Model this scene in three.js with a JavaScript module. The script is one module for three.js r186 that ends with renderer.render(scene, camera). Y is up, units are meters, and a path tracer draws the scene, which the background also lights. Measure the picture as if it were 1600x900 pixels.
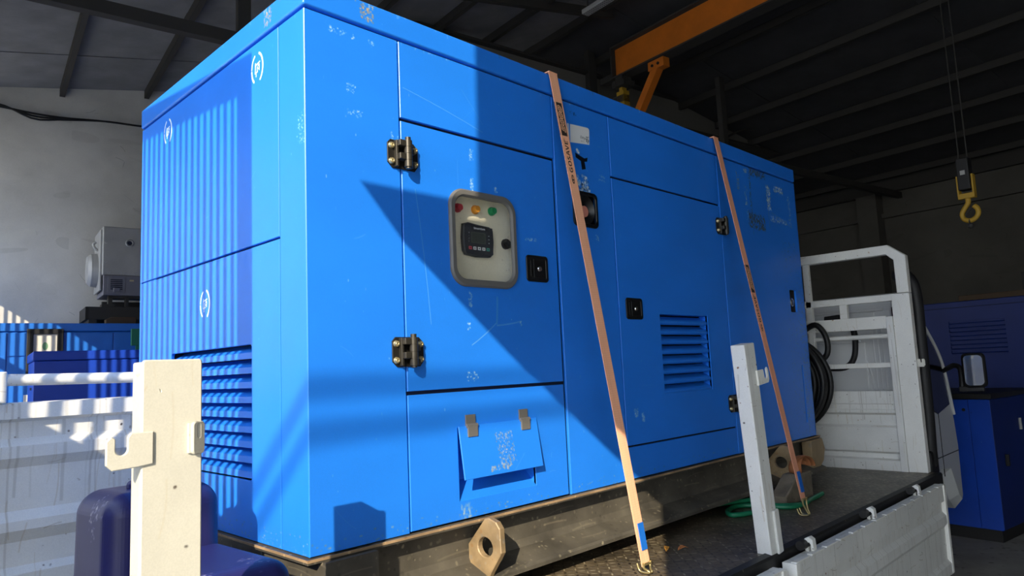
import * as THREE from 'three';
import { RoundedBoxGeometry } from 'three/addons/geometries/RoundedBoxGeometry.js';
import { mergeGeometries } from 'three/addons/utils/BufferGeometryUtils.js';

// ------------------------------------------------------------------ camera, sky, sun, exposure
const scene = new THREE.Scene();
const renderer = new THREE.WebGLRenderer({ antialias: true });
renderer.toneMapping = THREE.LinearToneMapping;
renderer.toneMappingExposure = 1.0;
renderer.shadowMap.enabled = true;

const camera = new THREE.PerspectiveCamera(44.237, 16 / 9, 0.05, 200);
camera.rotation.order = 'YXZ';
camera.position.set(-1.0196, 1.6438, 1.8321);
camera.rotation.set(0.11311, -0.79177, -0.04431);
scene.add(camera);

const SUN = new THREE.Vector3(0.742, -0.45, -0.497).normalize();       // direction the sunlight travels
const sun = new THREE.DirectionalLight(new THREE.Color(1, 0.87, 0.66), 7.6);
sun.position.set(-SUN.x * 30, 1.5 - SUN.y * 30, -SUN.z * 30);
sun.target.position.set(0, 1.5, 0);
sun.castShadow = true;
sun.shadow.radius = 0.6;
sun.shadow.mapSize.set(4096, 4096);
Object.assign(sun.shadow.camera, { left: -12, right: 12, top: 10, bottom: -10, near: 1, far: 70 });
sun.name = 'sun';
scene.add(sun, sun.target);

// hazy pale sky: milky at the horizon, a soft blue overhead, the same all round
{
  const W = 256, H = 128, d = new Float32Array(W * H * 4);
  for (let y = 0; y < H; y++) {
    const e = Math.max(0, Math.sin(((y + 0.5) / H - 0.5) * Math.PI)), k = Math.pow(e, 0.6);
    for (let x = 0; x < W; x++) d.set([1.06 + (0.58 - 1.06) * k, 1.08 + (0.76 - 1.08) * k, 1.06 + (1.08 - 1.06) * k, 1], (y * W + x) * 4);
  }
  const t = new THREE.DataTexture(d, W, H, THREE.RGBAFormat, THREE.FloatType);
  t.mapping = THREE.EquirectangularReflectionMapping; t.magFilter = THREE.LinearFilter; t.needsUpdate = true;
  scene.background = t; scene.environment = t;
}
scene.backgroundIntensity = 4.0;
scene.environmentIntensity = 4.0;

// ------------------------------------------------------------------ helpers
let seed = 7;
const rnd = () => { seed = (seed * 1664525 + 1013904223) >>> 0; return seed / 4294967296; };
const rr = (a, b) => a + (b - a) * rnd();
const TH = THREE.MathUtils.degToRad(8.3), CT = Math.cos(TH), ST = Math.sin(TH);
const wor = (u, y, w) => [u * CT - w * ST, y, u * ST + w * CT];          // the building stands turned 8.3 degrees from the truck
const used = {};
function numbered(n) { used[n] = (used[n] || 0) + 1; return used[n] === 1 ? n : n + '_' + String(used[n] - 1).padStart(3, '0'); }
function shadow(o) { o.castShadow = true; o.receiveShadow = true; return o; }
function thing(name, label, category, pos = [0, 0, 0], turn = 0, group) {
  const o = new THREE.Group(); o.name = numbered(name); o.position.set(...pos); o.rotation.y = turn;
  o.userData = { label, category }; if (group) o.userData.group = group;
  scene.add(o); return o;
}
function obj(name, geo, mat, parent) {
  const g = Array.isArray(geo) ? merge(geo) : geo;
  const m = shadow(new THREE.Mesh(g, mat)); m.name = name; parent.add(m); return m;
}
function merge(list) {
  return mergeGeometries(list.map((g) => { const q = g.index ? g.toNonIndexed() : g; for (const k of Object.keys(q.attributes)) if (!['position', 'normal', 'uv'].includes(k)) q.deleteAttribute(k); q.clearGroups(); return q; }));
}
function tri(geo, s = 1, ox = 0, oy = 0) {                                // box-projected uv in metres
  const g = geo.index ? geo.toNonIndexed() : geo, p = g.attributes.position, n = g.attributes.normal, uv = new Float32Array(p.count * 2);
  for (let i = 0; i < p.count; i += 3) {
    let ax = 0, ay = 0, az = 0;
    for (let k = i; k < i + 3; k++) { ax += Math.abs(n.getX(k)); ay += Math.abs(n.getY(k)); az += Math.abs(n.getZ(k)); }
    for (let k = i; k < i + 3; k++) {
      const x = p.getX(k), y = p.getY(k), z = p.getZ(k);
      const [u, v] = ax > ay && ax > az ? [-z, y] : ay > az ? [x, z] : [x, y];
      uv[2 * k] = (u - ox) / s; uv[2 * k + 1] = (v - oy) / (Array.isArray(s) ? 1 : s);
    }
  }
  g.setAttribute('uv', new THREE.BufferAttribute(uv, 2)); return g;
}
function uvPlane(geo, sx, sy, oy) { const g = tri(geo, 1, 0, oy), a = g.attributes.uv; for (let i = 0; i < a.count; i++) a.setXY(i, a.getX(i) / sx, a.getY(i) / sy); return g; }
function bx(x0, x1, y0, y1, z0, z1, r = 0) {
  const w = x1 - x0, h = y1 - y0, d = z1 - z0;
  const g = r ? new RoundedBoxGeometry(w, h, d, 2, Math.min(r, w / 2.01, h / 2.01, d / 2.01)) : new THREE.BoxGeometry(w, h, d);
  return tri(g.translate((x0 + x1) / 2, (y0 + y1) / 2, (z0 + z1) / 2));
}
function shp(pts, holes = []) {
  const s = new THREE.Shape(pts.map((p) => new THREE.Vector2(...p)));
  for (const h of holes) s.holes.push(Array.isArray(h) ? new THREE.Path(h.map((p) => new THREE.Vector2(...p))) : h);
  return s;
}
function rect(x0, x1, y0, y1) { return [[x0, y0], [x1, y0], [x1, y1], [x0, y1]]; }
function rrect(x0, x1, y0, y1, r, path = new THREE.Path()) {
  path.moveTo(x0 + r, y0); path.lineTo(x1 - r, y0); path.absarc(x1 - r, y0 + r, r, -Math.PI / 2, 0); path.lineTo(x1, y1 - r); path.absarc(x1 - r, y1 - r, r, 0, Math.PI / 2);
  path.lineTo(x0 + r, y1); path.absarc(x0 + r, y1 - r, r, Math.PI / 2, Math.PI); path.lineTo(x0, y0 + r); path.absarc(x0 + r, y0 + r, r, Math.PI, Math.PI * 1.5); return path;
}
function ext(shape, depth, bev = 0) {
  return new THREE.ExtrudeGeometry(shape, { depth: depth - 2 * bev, bevelEnabled: bev > 0, bevelSize: bev, bevelThickness: bev, bevelOffset: -bev, bevelSegments: 1, curveSegments: 10 }).translate(0, 0, bev);
}
const zPanel = (shape, z0, z1, bev = 0.0015) => ext(shape, z1 - z0, bev).translate(0, 0, z0);                              // shape in x,y
const xPanel = (shape, x0, x1, bev = 0.0015) => ext(shape, x1 - x0, bev).rotateY(Math.PI / 2).translate(x0, 0, 0);         // shape in -z,y
const alongX = (pts, x0, x1, bev = 0) => xPanel(shp(pts.map(([z, y]) => [-z, y])), x0, x1, bev);                            // profile in z,y
function cyl(a, b, r, seg = 12, r2 = r) {
  const A = new THREE.Vector3(...a), B = new THREE.Vector3(...b), L = A.distanceTo(B);
  const g = new THREE.CylinderGeometry(r2, r, L, seg);
  g.applyQuaternion(new THREE.Quaternion().setFromUnitVectors(new THREE.Vector3(0, 1, 0), B.clone().sub(A).normalize()));
  return g.translate((a[0] + b[0]) / 2, (a[1] + b[1]) / 2, (a[2] + b[2]) / 2);
}
function tube(pts, r, seg = 40, rs = 8, closed = false) { return new THREE.TubeGeometry(new THREE.CatmullRomCurve3(pts.map((p) => new THREE.Vector3(...p)), closed), seg, r, rs, closed); }
function beam(a, b, w, h) {                                               // square bar from a to b
  const A = new THREE.Vector3(...a), B = new THREE.Vector3(...b), L = A.distanceTo(B), g = new THREE.BoxGeometry(w, h, L);
  const m = new THREE.Matrix4().lookAt(A, B, new THREE.Vector3(0, 1, 0)); g.applyMatrix4(m);
  return tri(g.translate((a[0] + b[0]) / 2, (a[1] + b[1]) / 2, (a[2] + b[2]) / 2));
}

// ------------------------------------------------------------------ textures
function lattice(n) { const a = new Float32Array(n * n); for (let i = 0; i < n * n; i++) a[i] = rnd(); return a; }
function fbm(W, H, cells, octaves = 4) {                                  // tiling value noise, 0..1
  const out = new Float32Array(W * H); let amp = 1, tot = 0;
  for (let o = 0; o < octaves; o++) {
    const n = cells << o, L = lattice(n);
    for (let y = 0; y < H; y++) {
      const fy = y / H * n, y0 = Math.floor(fy), ty = fy - y0, sy = ty * ty * (3 - 2 * ty), ya = (y0 % n) * n, yb = ((y0 + 1) % n) * n;
      for (let x = 0; x < W; x++) {
        const fx = x / W * n, x0 = Math.floor(fx), tx = fx - x0, sx = tx * tx * (3 - 2 * tx), xa = x0 % n, xb = (x0 + 1) % n;
        out[y * W + x] += amp * ((L[ya + xa] * (1 - sx) + L[ya + xb] * sx) * (1 - sy) + (L[yb + xa] * (1 - sx) + L[yb + xb] * sx) * sy);
      }
    }
    tot += amp; amp *= 0.55;
  }
  for (let i = 0; i < out.length; i++) out[i] /= tot; return out;
}
function canvas(W, H) { const c = document.createElement('canvas'); c.width = W; c.height = H; return [c, c.getContext('2d')]; }
function tex(c, srgb = true, rep = true) { const t = new THREE.CanvasTexture(c); if (srgb) t.colorSpace = THREE.SRGBColorSpace; if (rep) t.wrapS = t.wrapT = THREE.RepeatWrapping; t.anisotropy = 8; return t; }
function noiseCanvas(W, H, rgb, noise, amt, fine = 0) {
  const [c, x] = canvas(W, H), im = x.createImageData(W, H), d = im.data;
  for (let i = 0; i < W * H; i++) { const k = 1 + (noise[i] - 0.5) * amt + (rnd() - 0.5) * fine; for (let j = 0; j < 3; j++) d[4 * i + j] = Math.max(0, Math.min(255, rgb[j] * k)); d[4 * i + 3] = 255; }
  x.putImageData(im, 0, 0); return [c, x];
}
function bumpTex(W, H, noise) { const [c, x] = canvas(W, H), im = x.createImageData(W, H); for (let i = 0; i < W * H; i++) { const v = noise[i] * 255; im.data[4 * i] = im.data[4 * i + 1] = im.data[4 * i + 2] = v; im.data[4 * i + 3] = 255; } x.putImageData(im, 0, 0); return tex(c, false); }
const N512 = fbm(512, 512, 6, 6);
function speckle(x, W, H, n, cols, s0, s1, a0 = 0.3, a1 = 0.9) { for (let i = 0; i < n; i++) { x.globalAlpha = rr(a0, a1); x.fillStyle = cols[Math.floor(rnd() * cols.length)]; const s = rr(s0, s1); x.beginPath(); x.ellipse(rnd() * W, rnd() * H, s, s * rr(0.5, 1.6), rnd() * 3, 0, 7); x.fill(); } x.globalAlpha = 1; }
function scratch(x, x0, y0, x1, y1, w, col, a) { x.strokeStyle = col; x.globalAlpha = a; x.lineWidth = w; x.beginPath(); x.moveTo(x0, y0); x.quadraticCurveTo((x0 + x1) / 2 + rr(-1, 1) * 6, (y0 + y1) / 2 + rr(-1, 1) * 6, x1, y1); x.stroke(); x.globalAlpha = 1; }
function grit(x, X, Y, w, h, n, cols, s0, s1) { for (let i = 0; i < n; i++) { x.globalAlpha = rr(0.25, 0.85); x.fillStyle = cols[Math.floor(rnd() * cols.length)]; x.save(); x.translate(X + rnd() * w, Y + rnd() * h); x.rotate(rnd() * 3); x.fillRect(0, 0, rr(s0, s1), rr(s0, s1)); x.restore(); } x.globalAlpha = 1; }

const BLUE = [34, 126, 238];
// long face of the generator: 3.5 m x 1.75 m
function longFace() {
  const W = 2048, H = 1024, k = W / 3.5, [c, x] = noiseCanvas(W, H, BLUE, fbm(W, H, 8, 5), 0.1, 0.03);
  const X = (m) => m * k, Y = (m) => H - m * k;
  const pale = ['#8fc0ee', '#b9d6f2', '#6fb0ea'];
  for (let i = 0; i < 260; i++) { const a = X(rr(0, 3.46)), b = Y(rr(0, 1.7)); x.globalAlpha = rr(0.2, 0.55); x.fillStyle = pale[i % 3]; x.fillRect(a, b, rr(0.8, 2), rr(1, 6)); }
  for (let i = 0; i < 46; i++) { const a = X(rr(0, 3.4)), b = Y(rr(0.05, 1.65)); scratch(x, a, b, a + rr(-60, 60), b + rr(-14, 60), rr(0.6, 1.2), pale[i % 3], rr(0.1, 0.3)); }
  for (const [a, b, w, h, n] of [[0.085, 1.57, 0.09, 0.02, 34], [0.23, 1.565, 0.02, 0.02, 12], [0.145, 1.4, 0.035, 0.03, 24], [0.148, 1.32, 0.055, 0.02, 30], [0.31, 1.28, 0.005, 0.05, 22], [0.332, 1.27, 0.004, 0.03, 12], [0.65, 1.285, 0.014, 0.04, 26], [0.65, 1.18, 0.013, 0.06, 50], [0.77, 1.17, 0.01, 0.03, 18], [0.622, 0.765, 0.012, 0.05, 40], [0.875, 0.675, 0.004, 0.02, 6], [0.61, 0.66, 0.012, 0.025, 14], [0.6, 0.49, 0.05, 0.03, 40], [0.925, 0.99, 0.06, 0.012, 30], [1.56, 0.3, 0.028, 0.04, 60], [1.61, 0.275, 0.025, 0.035, 60], [1.4, 1.32, 0.05, 0.03, 22], [1.36, 1.045, 0.02, 0.02, 14]]) grit(x, X(a), Y(b), X(w), X(h), n, pale, 1, 4);
  scratch(x, X(0.626), Y(0.58), X(0.75), Y(0.66), 2, '#8fc0ee', 0.5); scratch(x, X(0.75), Y(0.65), X(0.88), Y(0.668), 3, '#7db8ee', 0.5); scratch(x, X(0.758), Y(0.755), X(0.75), Y(0.655), 5, '#4f9be0', 0.5);
  scratch(x, X(0.4), Y(1.1), X(0.45), Y(0.65), 1.2, '#8fc0ee', 0.5); scratch(x, X(0.36), Y(1.44), X(0.72), Y(1.36), 1, '#9cc8f0', 0.45); scratch(x, X(0.62), Y(1.5), X(0.72), Y(1.39), 1, '#9cc8f0', 0.3);
  // glue left by a label on the roof rim and rusty rim streaks
  grit(x, X(0.2), Y(1.69), X(0.05), X(0.06), 90, ['#a8927c', '#8d7f74', '#b9a891'], 1, 5);
  for (let i = 0; i < 60; i++) { const a = X(rr(0, 3.46)); x.globalAlpha = rr(0.15, 0.5); x.fillStyle = ['#a8927c', '#b9d6f2', '#7a6a58'][i % 3]; x.fillRect(a, Y(1.69), rr(1, 4), rr(2, 12)); }
  for (let i = 0; i < 40; i++) { const a = X(rr(0.3, 1.3)); x.globalAlpha = rr(0.15, 0.45); x.fillStyle = '#b9d6f2'; x.fillRect(a, Y(1.6), rr(1, 3), rr(2, 9)); }
  // dried mud along the foot of the panels
  for (let i = 0; i < 700; i++) { const a = X(rr(0, 3.46)), h = rr(0, 1) ** 3 * 26; x.globalAlpha = rr(0.1, 0.4); x.fillStyle = ['#a99b80', '#8a8069', '#c2b698'][i % 3]; x.fillRect(a, Y(0) - h, rr(1, 6), rr(1, 4)); }
  for (let i = 0; i < 90; i++) { const a = X(0.55 + rr(0, 0.05)), b = Y(rr(0.0, 0.06)); x.globalAlpha = rr(0.1, 0.35); x.fillStyle = '#cfc7ae'; x.fillRect(a, b, rr(1, 3), rr(2, 10)); }
  // old label glue, stickers and stains on the far end
  const junk = ['#d6dedd', '#b4c0c4', '#97a4aa', '#eef1ee'], brown = ['#4a4c4a', '#5a564a', '#3a4350'];
  grit(x, X(3.2), Y(1.1), X(0.26), X(1.1), 700, ['#2f6fb4', '#4a7aa8', '#6d8aa4', '#1f5a9c'], 1, 4); grit(x, X(3.36), Y(0.9), X(0.1), X(0.85), 500, ['#7d8a90', '#93989a', '#5d7a98'], 1, 5);
  grit(x, X(2.85), Y(1.6), X(0.2), X(0.04), 120, brown, 2, 8); grit(x, X(2.8), Y(1.33), X(0.2), X(0.09), 260, brown, 2, 9); grit(x, X(2.83), Y(1.58), X(0.02), X(0.28), 60, brown, 2, 5);
  grit(x, X(3.05), Y(1.52), X(0.05), X(0.14), 120, junk, 2, 8); grit(x, X(3.16), Y(1.54), X(0.12), X(0.04), 80, junk, 2, 7); grit(x, X(3.08), Y(1.34), X(0.22), X(0.03), 90, junk, 1, 6); grit(x, X(3.34), Y(1.5), X(0.03), X(0.2), 60, junk, 1, 5);
  grit(x, X(2.68), Y(1.55), X(0.03), X(0.1), 60, ['#5b7ba6', '#7d93ad'], 2, 6); grit(x, X(2.77), Y(1.48), X(0.03), X(0.2), 50, junk, 1, 5); grit(x, X(2.78), Y(1.585), X(0.03), X(0.025), 30, junk, 2, 6); grit(x, X(3.2), Y(1.2), X(0.2), X(0.12), 70, ['#2c3d55', '#52688a', '#8a9aa8'], 1, 5);
  scratch(x, X(3.06), Y(1.5), X(3.06), Y(1.26), 2, '#8a8f90', 0.6); scratch(x, X(3.1), Y(1.36), X(3.36), Y(1.3), 2, '#8a9aa8', 0.5); scratch(x, X(2.84), Y(1.58), X(2.84), Y(1.2), 2, '#53585c', 0.5);
  grit(x, X(3.28), Y(0.63), X(0.05), X(0.1), 20, ['#2f9bea'], 2, 6);
  // torn stickers on the pillar
  x.fillStyle = '#e6e8ea'; x.beginPath(); x.moveTo(X(1.226), Y(1.505)); x.lineTo(X(1.34), Y(1.513)); x.quadraticCurveTo(X(1.355), Y(1.513), X(1.355), Y(1.5)); x.lineTo(X(1.35), Y(1.438)); x.lineTo(X(1.222), Y(1.425)); x.fill();
  x.fillStyle = '#dfe2e4'; x.fillRect(X(1.207), Y(1.505), X(0.011), X(0.08));
  x.fillStyle = '#30343a'; x.font = 'italic 10px sans-serif'; x.fillText('Emy', X(1.29), Y(1.456)); x.font = '6px sans-serif'; x.fillText('5 7 1', X(1.294), Y(1.442)); grit(x, X(1.328), Y(1.476), X(0.02), X(0.03), 50, ['#22304a', '#1d2430', '#e6e8ea'], 1, 4);
  grit(x, X(1.262), Y(1.405), X(0.014), X(0.014), 30, ['#e6e8ea'], 2, 5);
  x.fillStyle = '#0a1220'; x.beginPath(); x.moveTo(X(1.25), Y(1.385)); x.lineTo(X(1.31), Y(1.37)); x.lineTo(X(1.332), Y(1.378)); x.lineTo(X(1.328), Y(1.36)); x.lineTo(X(1.31), Y(1.356)); x.lineTo(X(1.315), Y(1.325)); x.lineTo(X(1.29), Y(1.318)); x.lineTo(X(1.285), Y(1.355)); x.lineTo(X(1.252), Y(1.366)); x.fill();
  grit(x, X(1.235), Y(1.295), X(0.1), X(0.03), 50, ['#dfe6ec', '#9fb4cc', '#1a5fb8'], 2, 8); grit(x, X(1.238), Y(1.262), X(0.1), X(0.032), 90, ['#dfe6ec', '#c3d0dc', '#26426b'], 2, 8);
  grit(x, X(1.19), Y(1.375), X(0.03), X(0.07), 26, ['#27436b', '#5a6f86', '#3c8f86'], 1, 5); grit(x, X(1.23), Y(1.565), X(0.04), X(0.012), 12, ['#0c2f66'], 1, 5);
  // scrubbed print on the flap
  for (const [a, b, w, h] of [[0.708, 0.278, 0.083, 0.035], [0.71, 0.236, 0.084, 0.034], [0.716, 0.198, 0.078, 0.028]]) grit(x, X(a), Y(b), X(w), X(h), 110, ['#8f9fb8', '#a9a6b8', '#77828f', '#3f86d8', '#2f78d0'], 1, 4);
  grit(x, X(0.67), Y(0.168), X(0.1), X(0.016), 60, ['#9aa6ba', '#7f8b9c'], 2, 5);
  return tex(c);
}
function endFace() {                                                      // end of the generator: 1.45 m x 1.75 m, u runs away from the near corner
  const W = 1024, H = 1236, k = W / 1.45, [c, x] = noiseCanvas(W, H, BLUE, fbm(W, H, 6, 5), 0.08, 0.03);
  const X = (m) => m * k, Y = (m) => H - m * k, pale = ['#8fc0ee', '#b9d6f2', '#6fb0ea'];
  for (let i = 0; i < 120; i++) { x.globalAlpha = rr(0.2, 0.5); x.fillStyle = pale[i % 3]; x.fillRect(X(rr(0, 1.4)), Y(rr(0, 1.7)), rr(0.8, 2), rr(1, 6)); }
  for (let i = 0; i < 26; i++) { const a = X(rr(0, 1.3)), b = Y(rr(0.05, 1.65)); scratch(x, a, b, a + rr(-50, 50), b + rr(-14, 50), rr(0.6, 1.2), pale[i % 3], rr(0.1, 0.35)); }
  for (let i = 0; i < 500; i++) { const a = X(rr(0, 1.42)), h = rr(0, 1) ** 3 * 40; x.globalAlpha = rr(0.1, 0.4); x.fillStyle = ['#a99b80', '#8a8069', '#c2b698'][i % 3]; x.fillRect(a, Y(0) - h, rr(1, 6), rr(1, 5)); }
  grit(x, X(0.005), Y(1.28), X(0.04), X(0.1), 60, pale, 1, 4);
  // white maker's mark: two arcs round a slanted character (u is seen mirrored from outside, so draw it mirrored)
  for (const [s, y] of [[0.305, 1.51], [1.1, 1.512], [0.72, 0.77]]) {
    x.save(); x.translate(X(s), Y(y)); x.scale(-1, 1); x.strokeStyle = '#eef4fa'; x.lineCap = 'round'; const r = 0.05 * k; x.globalAlpha = 0.95;
    x.lineWidth = 5; x.beginPath(); x.ellipse(0, 0, r * 0.78, r, 0, Math.PI * 1.04, Math.PI * 1.36); x.stroke();
    x.lineWidth = 6; x.beginPath(); x.ellipse(0, 0, r * 0.78, r, 0, Math.PI * 0.7, Math.PI * 0.98); x.stroke();
    x.lineWidth = 6; x.beginPath(); x.ellipse(0, 0, r * 0.8, r * 1.02, 0, -Math.PI * 0.38, Math.PI * 0.32); x.stroke();
    x.lineWidth = 3.6; x.lineCap = 'butt';
    for (const q of [[-0.3, -0.22, 0.42, -0.36], [-0.22, -0.42, -0.3, 0.32], [-0.3, 0.3, 0.1, 0.22], [0.02, -0.12, -0.02, 0.3], [0.1, -0.14, 0.32, -0.2], [0.32, -0.2, 0.28, 0.22], [0.14, 0.08, 0.3, 0.04], [-0.12, 0.3, -0.16, 0.56]]) { x.beginPath(); x.moveTo(q[0] * r, q[1] * r); x.lineTo(q[2] * r, q[3] * r); x.stroke(); }
    x.restore();
  }
  return tex(c);
}
function paintTile(rgb, amt, marks) { const [c, x] = noiseCanvas(512, 512, rgb, N512, amt, 0.04); marks?.(x); const t = tex(c); return t; }
const ORANGE_RUST = ['#6b3d1e', '#8a5426', '#3c2414'];
const whiteMarks = (x) => {
  speckle(x, 512, 512, 90, ['#4a4038', '#2c2622', '#7c6a55'], 0.6, 1.8, 0.4, 0.9); speckle(x, 512, 512, 14, ORANGE_RUST, 0.8, 2.6);
  for (let i = 0; i < 70; i++) { const a = rr(0, 512), b = rr(0, 512); scratch(x, a, b, a + rr(-8, 8), b + rr(10, 90), rr(0.7, 2), '#b9ab90', rr(0.2, 0.5)); }
  for (let i = 0; i < 24; i++) { const a = rr(0, 512), b = rr(0, 512); scratch(x, a, b, a + rr(-50, 50), b + rr(-8, 8), rr(0.6, 1.4), '#8a7d68', rr(0.3, 0.6)); }
};
const T = {
  cream: paintTile([196, 192, 178], 0.07, whiteMarks),
  white: paintTile([232, 231, 224], 0.07, whiteMarks),
  greywhite: paintTile([222, 222, 217], 0.1, (x) => { whiteMarks(x); for (let i = 0; i < 30; i++) { const a = rr(0, 512); scratch(x, a, rr(0, 400), a + rr(-6, 6), rr(100, 512), rr(1, 5), '#8e897c', rr(0.1, 0.3)); } }),
  blue: paintTile(BLUE, 0.1, (x) => speckle(x, 512, 512, 50, ['#8fc0ee', '#4d8fd0'], 0.5, 1.6, 0.3, 0.6)),
  deepblue: paintTile([18, 70, 180], 0.12, (x) => speckle(x, 512, 512, 70, ['#5d86c0', '#0a2048'], 0.6, 2, 0.2, 0.6)),
  midblue: paintTile([36, 112, 208], 0.1),
  navy: paintTile([20, 66, 184], 0.1),
  black: paintTile([30, 29, 28], 0.5, (x) => speckle(x, 512, 512, 260, ['#8d8674', '#5b5548', '#a79d86'], 0.4, 2.2, 0.15, 0.6)),
  base: paintTile([76, 72, 64], 0.9, (x) => { speckle(x, 512, 512, 900, ['#9c937c', '#736b58', '#bdb292', '#2a2824'], 0.5, 3.2, 0.15, 0.55); for (let i = 0; i < 60; i++) { const a = rr(0, 512), b = rr(0, 512); scratch(x, a, b, a + rr(20, 120), b + rr(-6, 6), rr(1, 4), '#a89c80', rr(0.1, 0.3)); } }),
  steel: paintTile([150, 128, 96], 0.5, (x) => speckle(x, 512, 512, 300, ['#7d6a50', '#a3978a', '#8d5a2c', '#6f747a'], 1, 9, 0.1, 0.4)),
  rust: paintTile([150, 124, 94], 0.5, (x) => speckle(x, 512, 512, 300, ['#7a4c26', '#c7a878', '#5a3a22'], 1, 6, 0.2, 0.6)),
  orange: paintTile([206, 112, 28], 0.16, (x) => speckle(x, 512, 512, 80, ['#6b3d1e', '#e0a060'], 0.6, 2.4, 0.2, 0.6)),
  plaster: (() => { const [c, x] = noiseCanvas(1024, 1024, [205, 202, 194], fbm(1024, 1024, 4, 6), 0.32, 0.05); for (let i = 0; i < 60; i++) { x.globalAlpha = rr(0.06, 0.2); x.fillStyle = i % 2 ? '#a09c92' : '#dddad0'; x.beginPath(); x.ellipse(rr(0, 1024), rr(0, 1024), rr(8, 90), rr(4, 22), rr(-0.4, 0.4), 0, 7); x.fill(); } x.globalAlpha = 1; for (let i = 0; i < 40; i++) { const a = rr(0, 1024), b = rr(0, 1024); scratch(x, a, b, a + rr(-40, 40), b + rr(-30, 30), rr(0.6, 1.6), '#55524c', rr(0.2, 0.5)); } return tex(c); })(),
  concrete: paintTile([150, 146, 138], 0.4, (x) => speckle(x, 512, 512, 500, ['#2e2b28', '#7f7a70', '#4a4640'], 0.5, 5, 0.1, 0.4)),
  foil: paintTile([122, 122, 124], 0.25, (x) => { for (let i = 0; i < 60; i++) { const a = rr(0, 512), b = rr(0, 512); scratch(x, a, b, a + rr(-60, 60), b + rr(-10, 10), rr(0.6, 1.5), i % 2 ? '#a8a8aa' : '#57575a', rr(0.15, 0.4)); } }),
  silver: paintTile([168, 168, 166], 0.14),
  plastic: (() => { const [c, x] = noiseCanvas(512, 512, [40, 40, 96], N512, 0.2, 0.04); for (let i = 0; i < 26; i++) { grit(x, rr(0, 512), rr(0, 512), rr(10, 40), rr(20, 90), 40, ['#8d8aa0', '#6d6a90', '#a6a3ae'], 1, 4); } return tex(c); })(),
};
const B512 = bumpTex(512, 512, fbm(512, 512, 10, 6));
const TREAD = (() => {                                                    // raised lugs of the tread plate, 0.24 m tile
  const [c, x] = canvas(512, 512); x.fillStyle = '#000'; x.fillRect(0, 0, 512, 512); x.fillStyle = '#fff'; const n = 8, s = 512 / n;
  for (let i = 0; i < n; i++) for (let j = 0; j < n; j++) { x.save(); x.translate((i + 0.5) * s, (j + 0.5) * s); x.rotate((i + j) % 2 ? 0.78 : -0.78); x.beginPath(); x.ellipse(0, 0, s * 0.46, s * 0.14, 0, 0, 7); x.fill(); x.restore(); }
  return tex(c, false);
})();
const TREADCOL = (() => {                                                 // dirty bed plate, 0.96 m tile; the lugs are bare dark steel with dirt packed between them
  const [c, x] = noiseCanvas(1024, 1024, [96, 85, 68], fbm(1024, 1024, 5, 6), 1.1, 0.12), n = 32, s = 32;
  for (let i = 0; i < n; i++) for (let j = 0; j < n; j++) { x.save(); x.translate((i + 0.5) * s, (j + 0.5) * s); x.rotate((i + j) % 2 ? 0.78 : -0.78); x.globalAlpha = rr(0.35, 0.9); x.fillStyle = ['#26221e', '#332d26', '#b3a78a'][Math.floor(rnd() * 3)]; x.beginPath(); x.ellipse(0, 0, s * 0.44, s * 0.13, 0, 0, 7); x.fill(); x.restore(); }
  speckle(x, 1024, 1024, 700, ['#9a8e74', '#6b6250', '#c1b59a', '#1c1a17'], 0.5, 3.4, 0.15, 0.6); for (let i = 0; i < 60; i++) { x.globalAlpha = rr(0.04, 0.16); x.fillStyle = ['#a3957a', '#7d715a'][i % 2]; x.beginPath(); x.ellipse(rr(0, 1024), rr(0, 1024), rr(10, 120), rr(6, 50), rnd() * 3, 0, 7); x.fill(); } x.globalAlpha = 1; return tex(c);
})();

const M = {};
const std = (o) => new THREE.MeshStandardMaterial(o);
M.long = std({ map: longFace(), roughness: 0.36 });
M.end = new THREE.MeshPhysicalMaterial({ map: endFace(), roughness: 0.42, specularIntensity: 0.5 });
M.blue = std({ map: T.blue, roughness: 0.36 });
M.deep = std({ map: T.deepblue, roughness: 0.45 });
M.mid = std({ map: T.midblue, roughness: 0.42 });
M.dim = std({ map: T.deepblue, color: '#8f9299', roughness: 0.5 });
M.navy = std({ map: T.navy, roughness: 0.42 });
M.core = std({ color: '#07142e', roughness: 0.7 });
M.cream = std({ map: T.cream, roughness: 0.5, bumpMap: B512, bumpScale: 0.0015 });
M.white = std({ map: T.white, roughness: 0.5, bumpMap: B512, bumpScale: 0.0015 });
M.greywhite = std({ map: T.greywhite, roughness: 0.5, bumpMap: B512, bumpScale: 0.001 });
M.cab = new THREE.MeshPhysicalMaterial({ color: '#d6d8d8', roughness: 0.3, clearcoat: 0.6, clearcoatRoughness: 0.1 });
M.black = std({ map: T.black, roughness: 0.55 });
M.base = std({ map: T.base, roughness: 0.6, bumpMap: B512, bumpScale: 0.002 });
M.steel = std({ map: T.steel, roughness: 0.55, metalness: 0.2, bumpMap: B512, bumpScale: 0.002 });
M.rust = std({ map: T.rust, roughness: 0.8 });
M.orange = std({ map: T.orange, roughness: 0.55 });
M.plaster = std({ map: T.plaster, roughness: 0.95, bumpMap: B512, bumpScale: 0.004 });
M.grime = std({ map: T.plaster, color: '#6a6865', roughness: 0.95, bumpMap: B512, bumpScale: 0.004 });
M.concrete = std({ map: T.concrete, roughness: 0.9 });
M.apron = std({ color: '#c2bcae', roughness: 0.95 });
M.foil = std({ map: T.foil, roughness: 0.75, bumpMap: B512, bumpScale: 0.003 });
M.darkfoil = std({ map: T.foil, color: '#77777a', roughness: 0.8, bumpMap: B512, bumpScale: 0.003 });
M.iron = std({ color: '#34322f', roughness: 0.8 });
M.girder = std({ color: '#6a6761', roughness: 0.8 });
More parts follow.
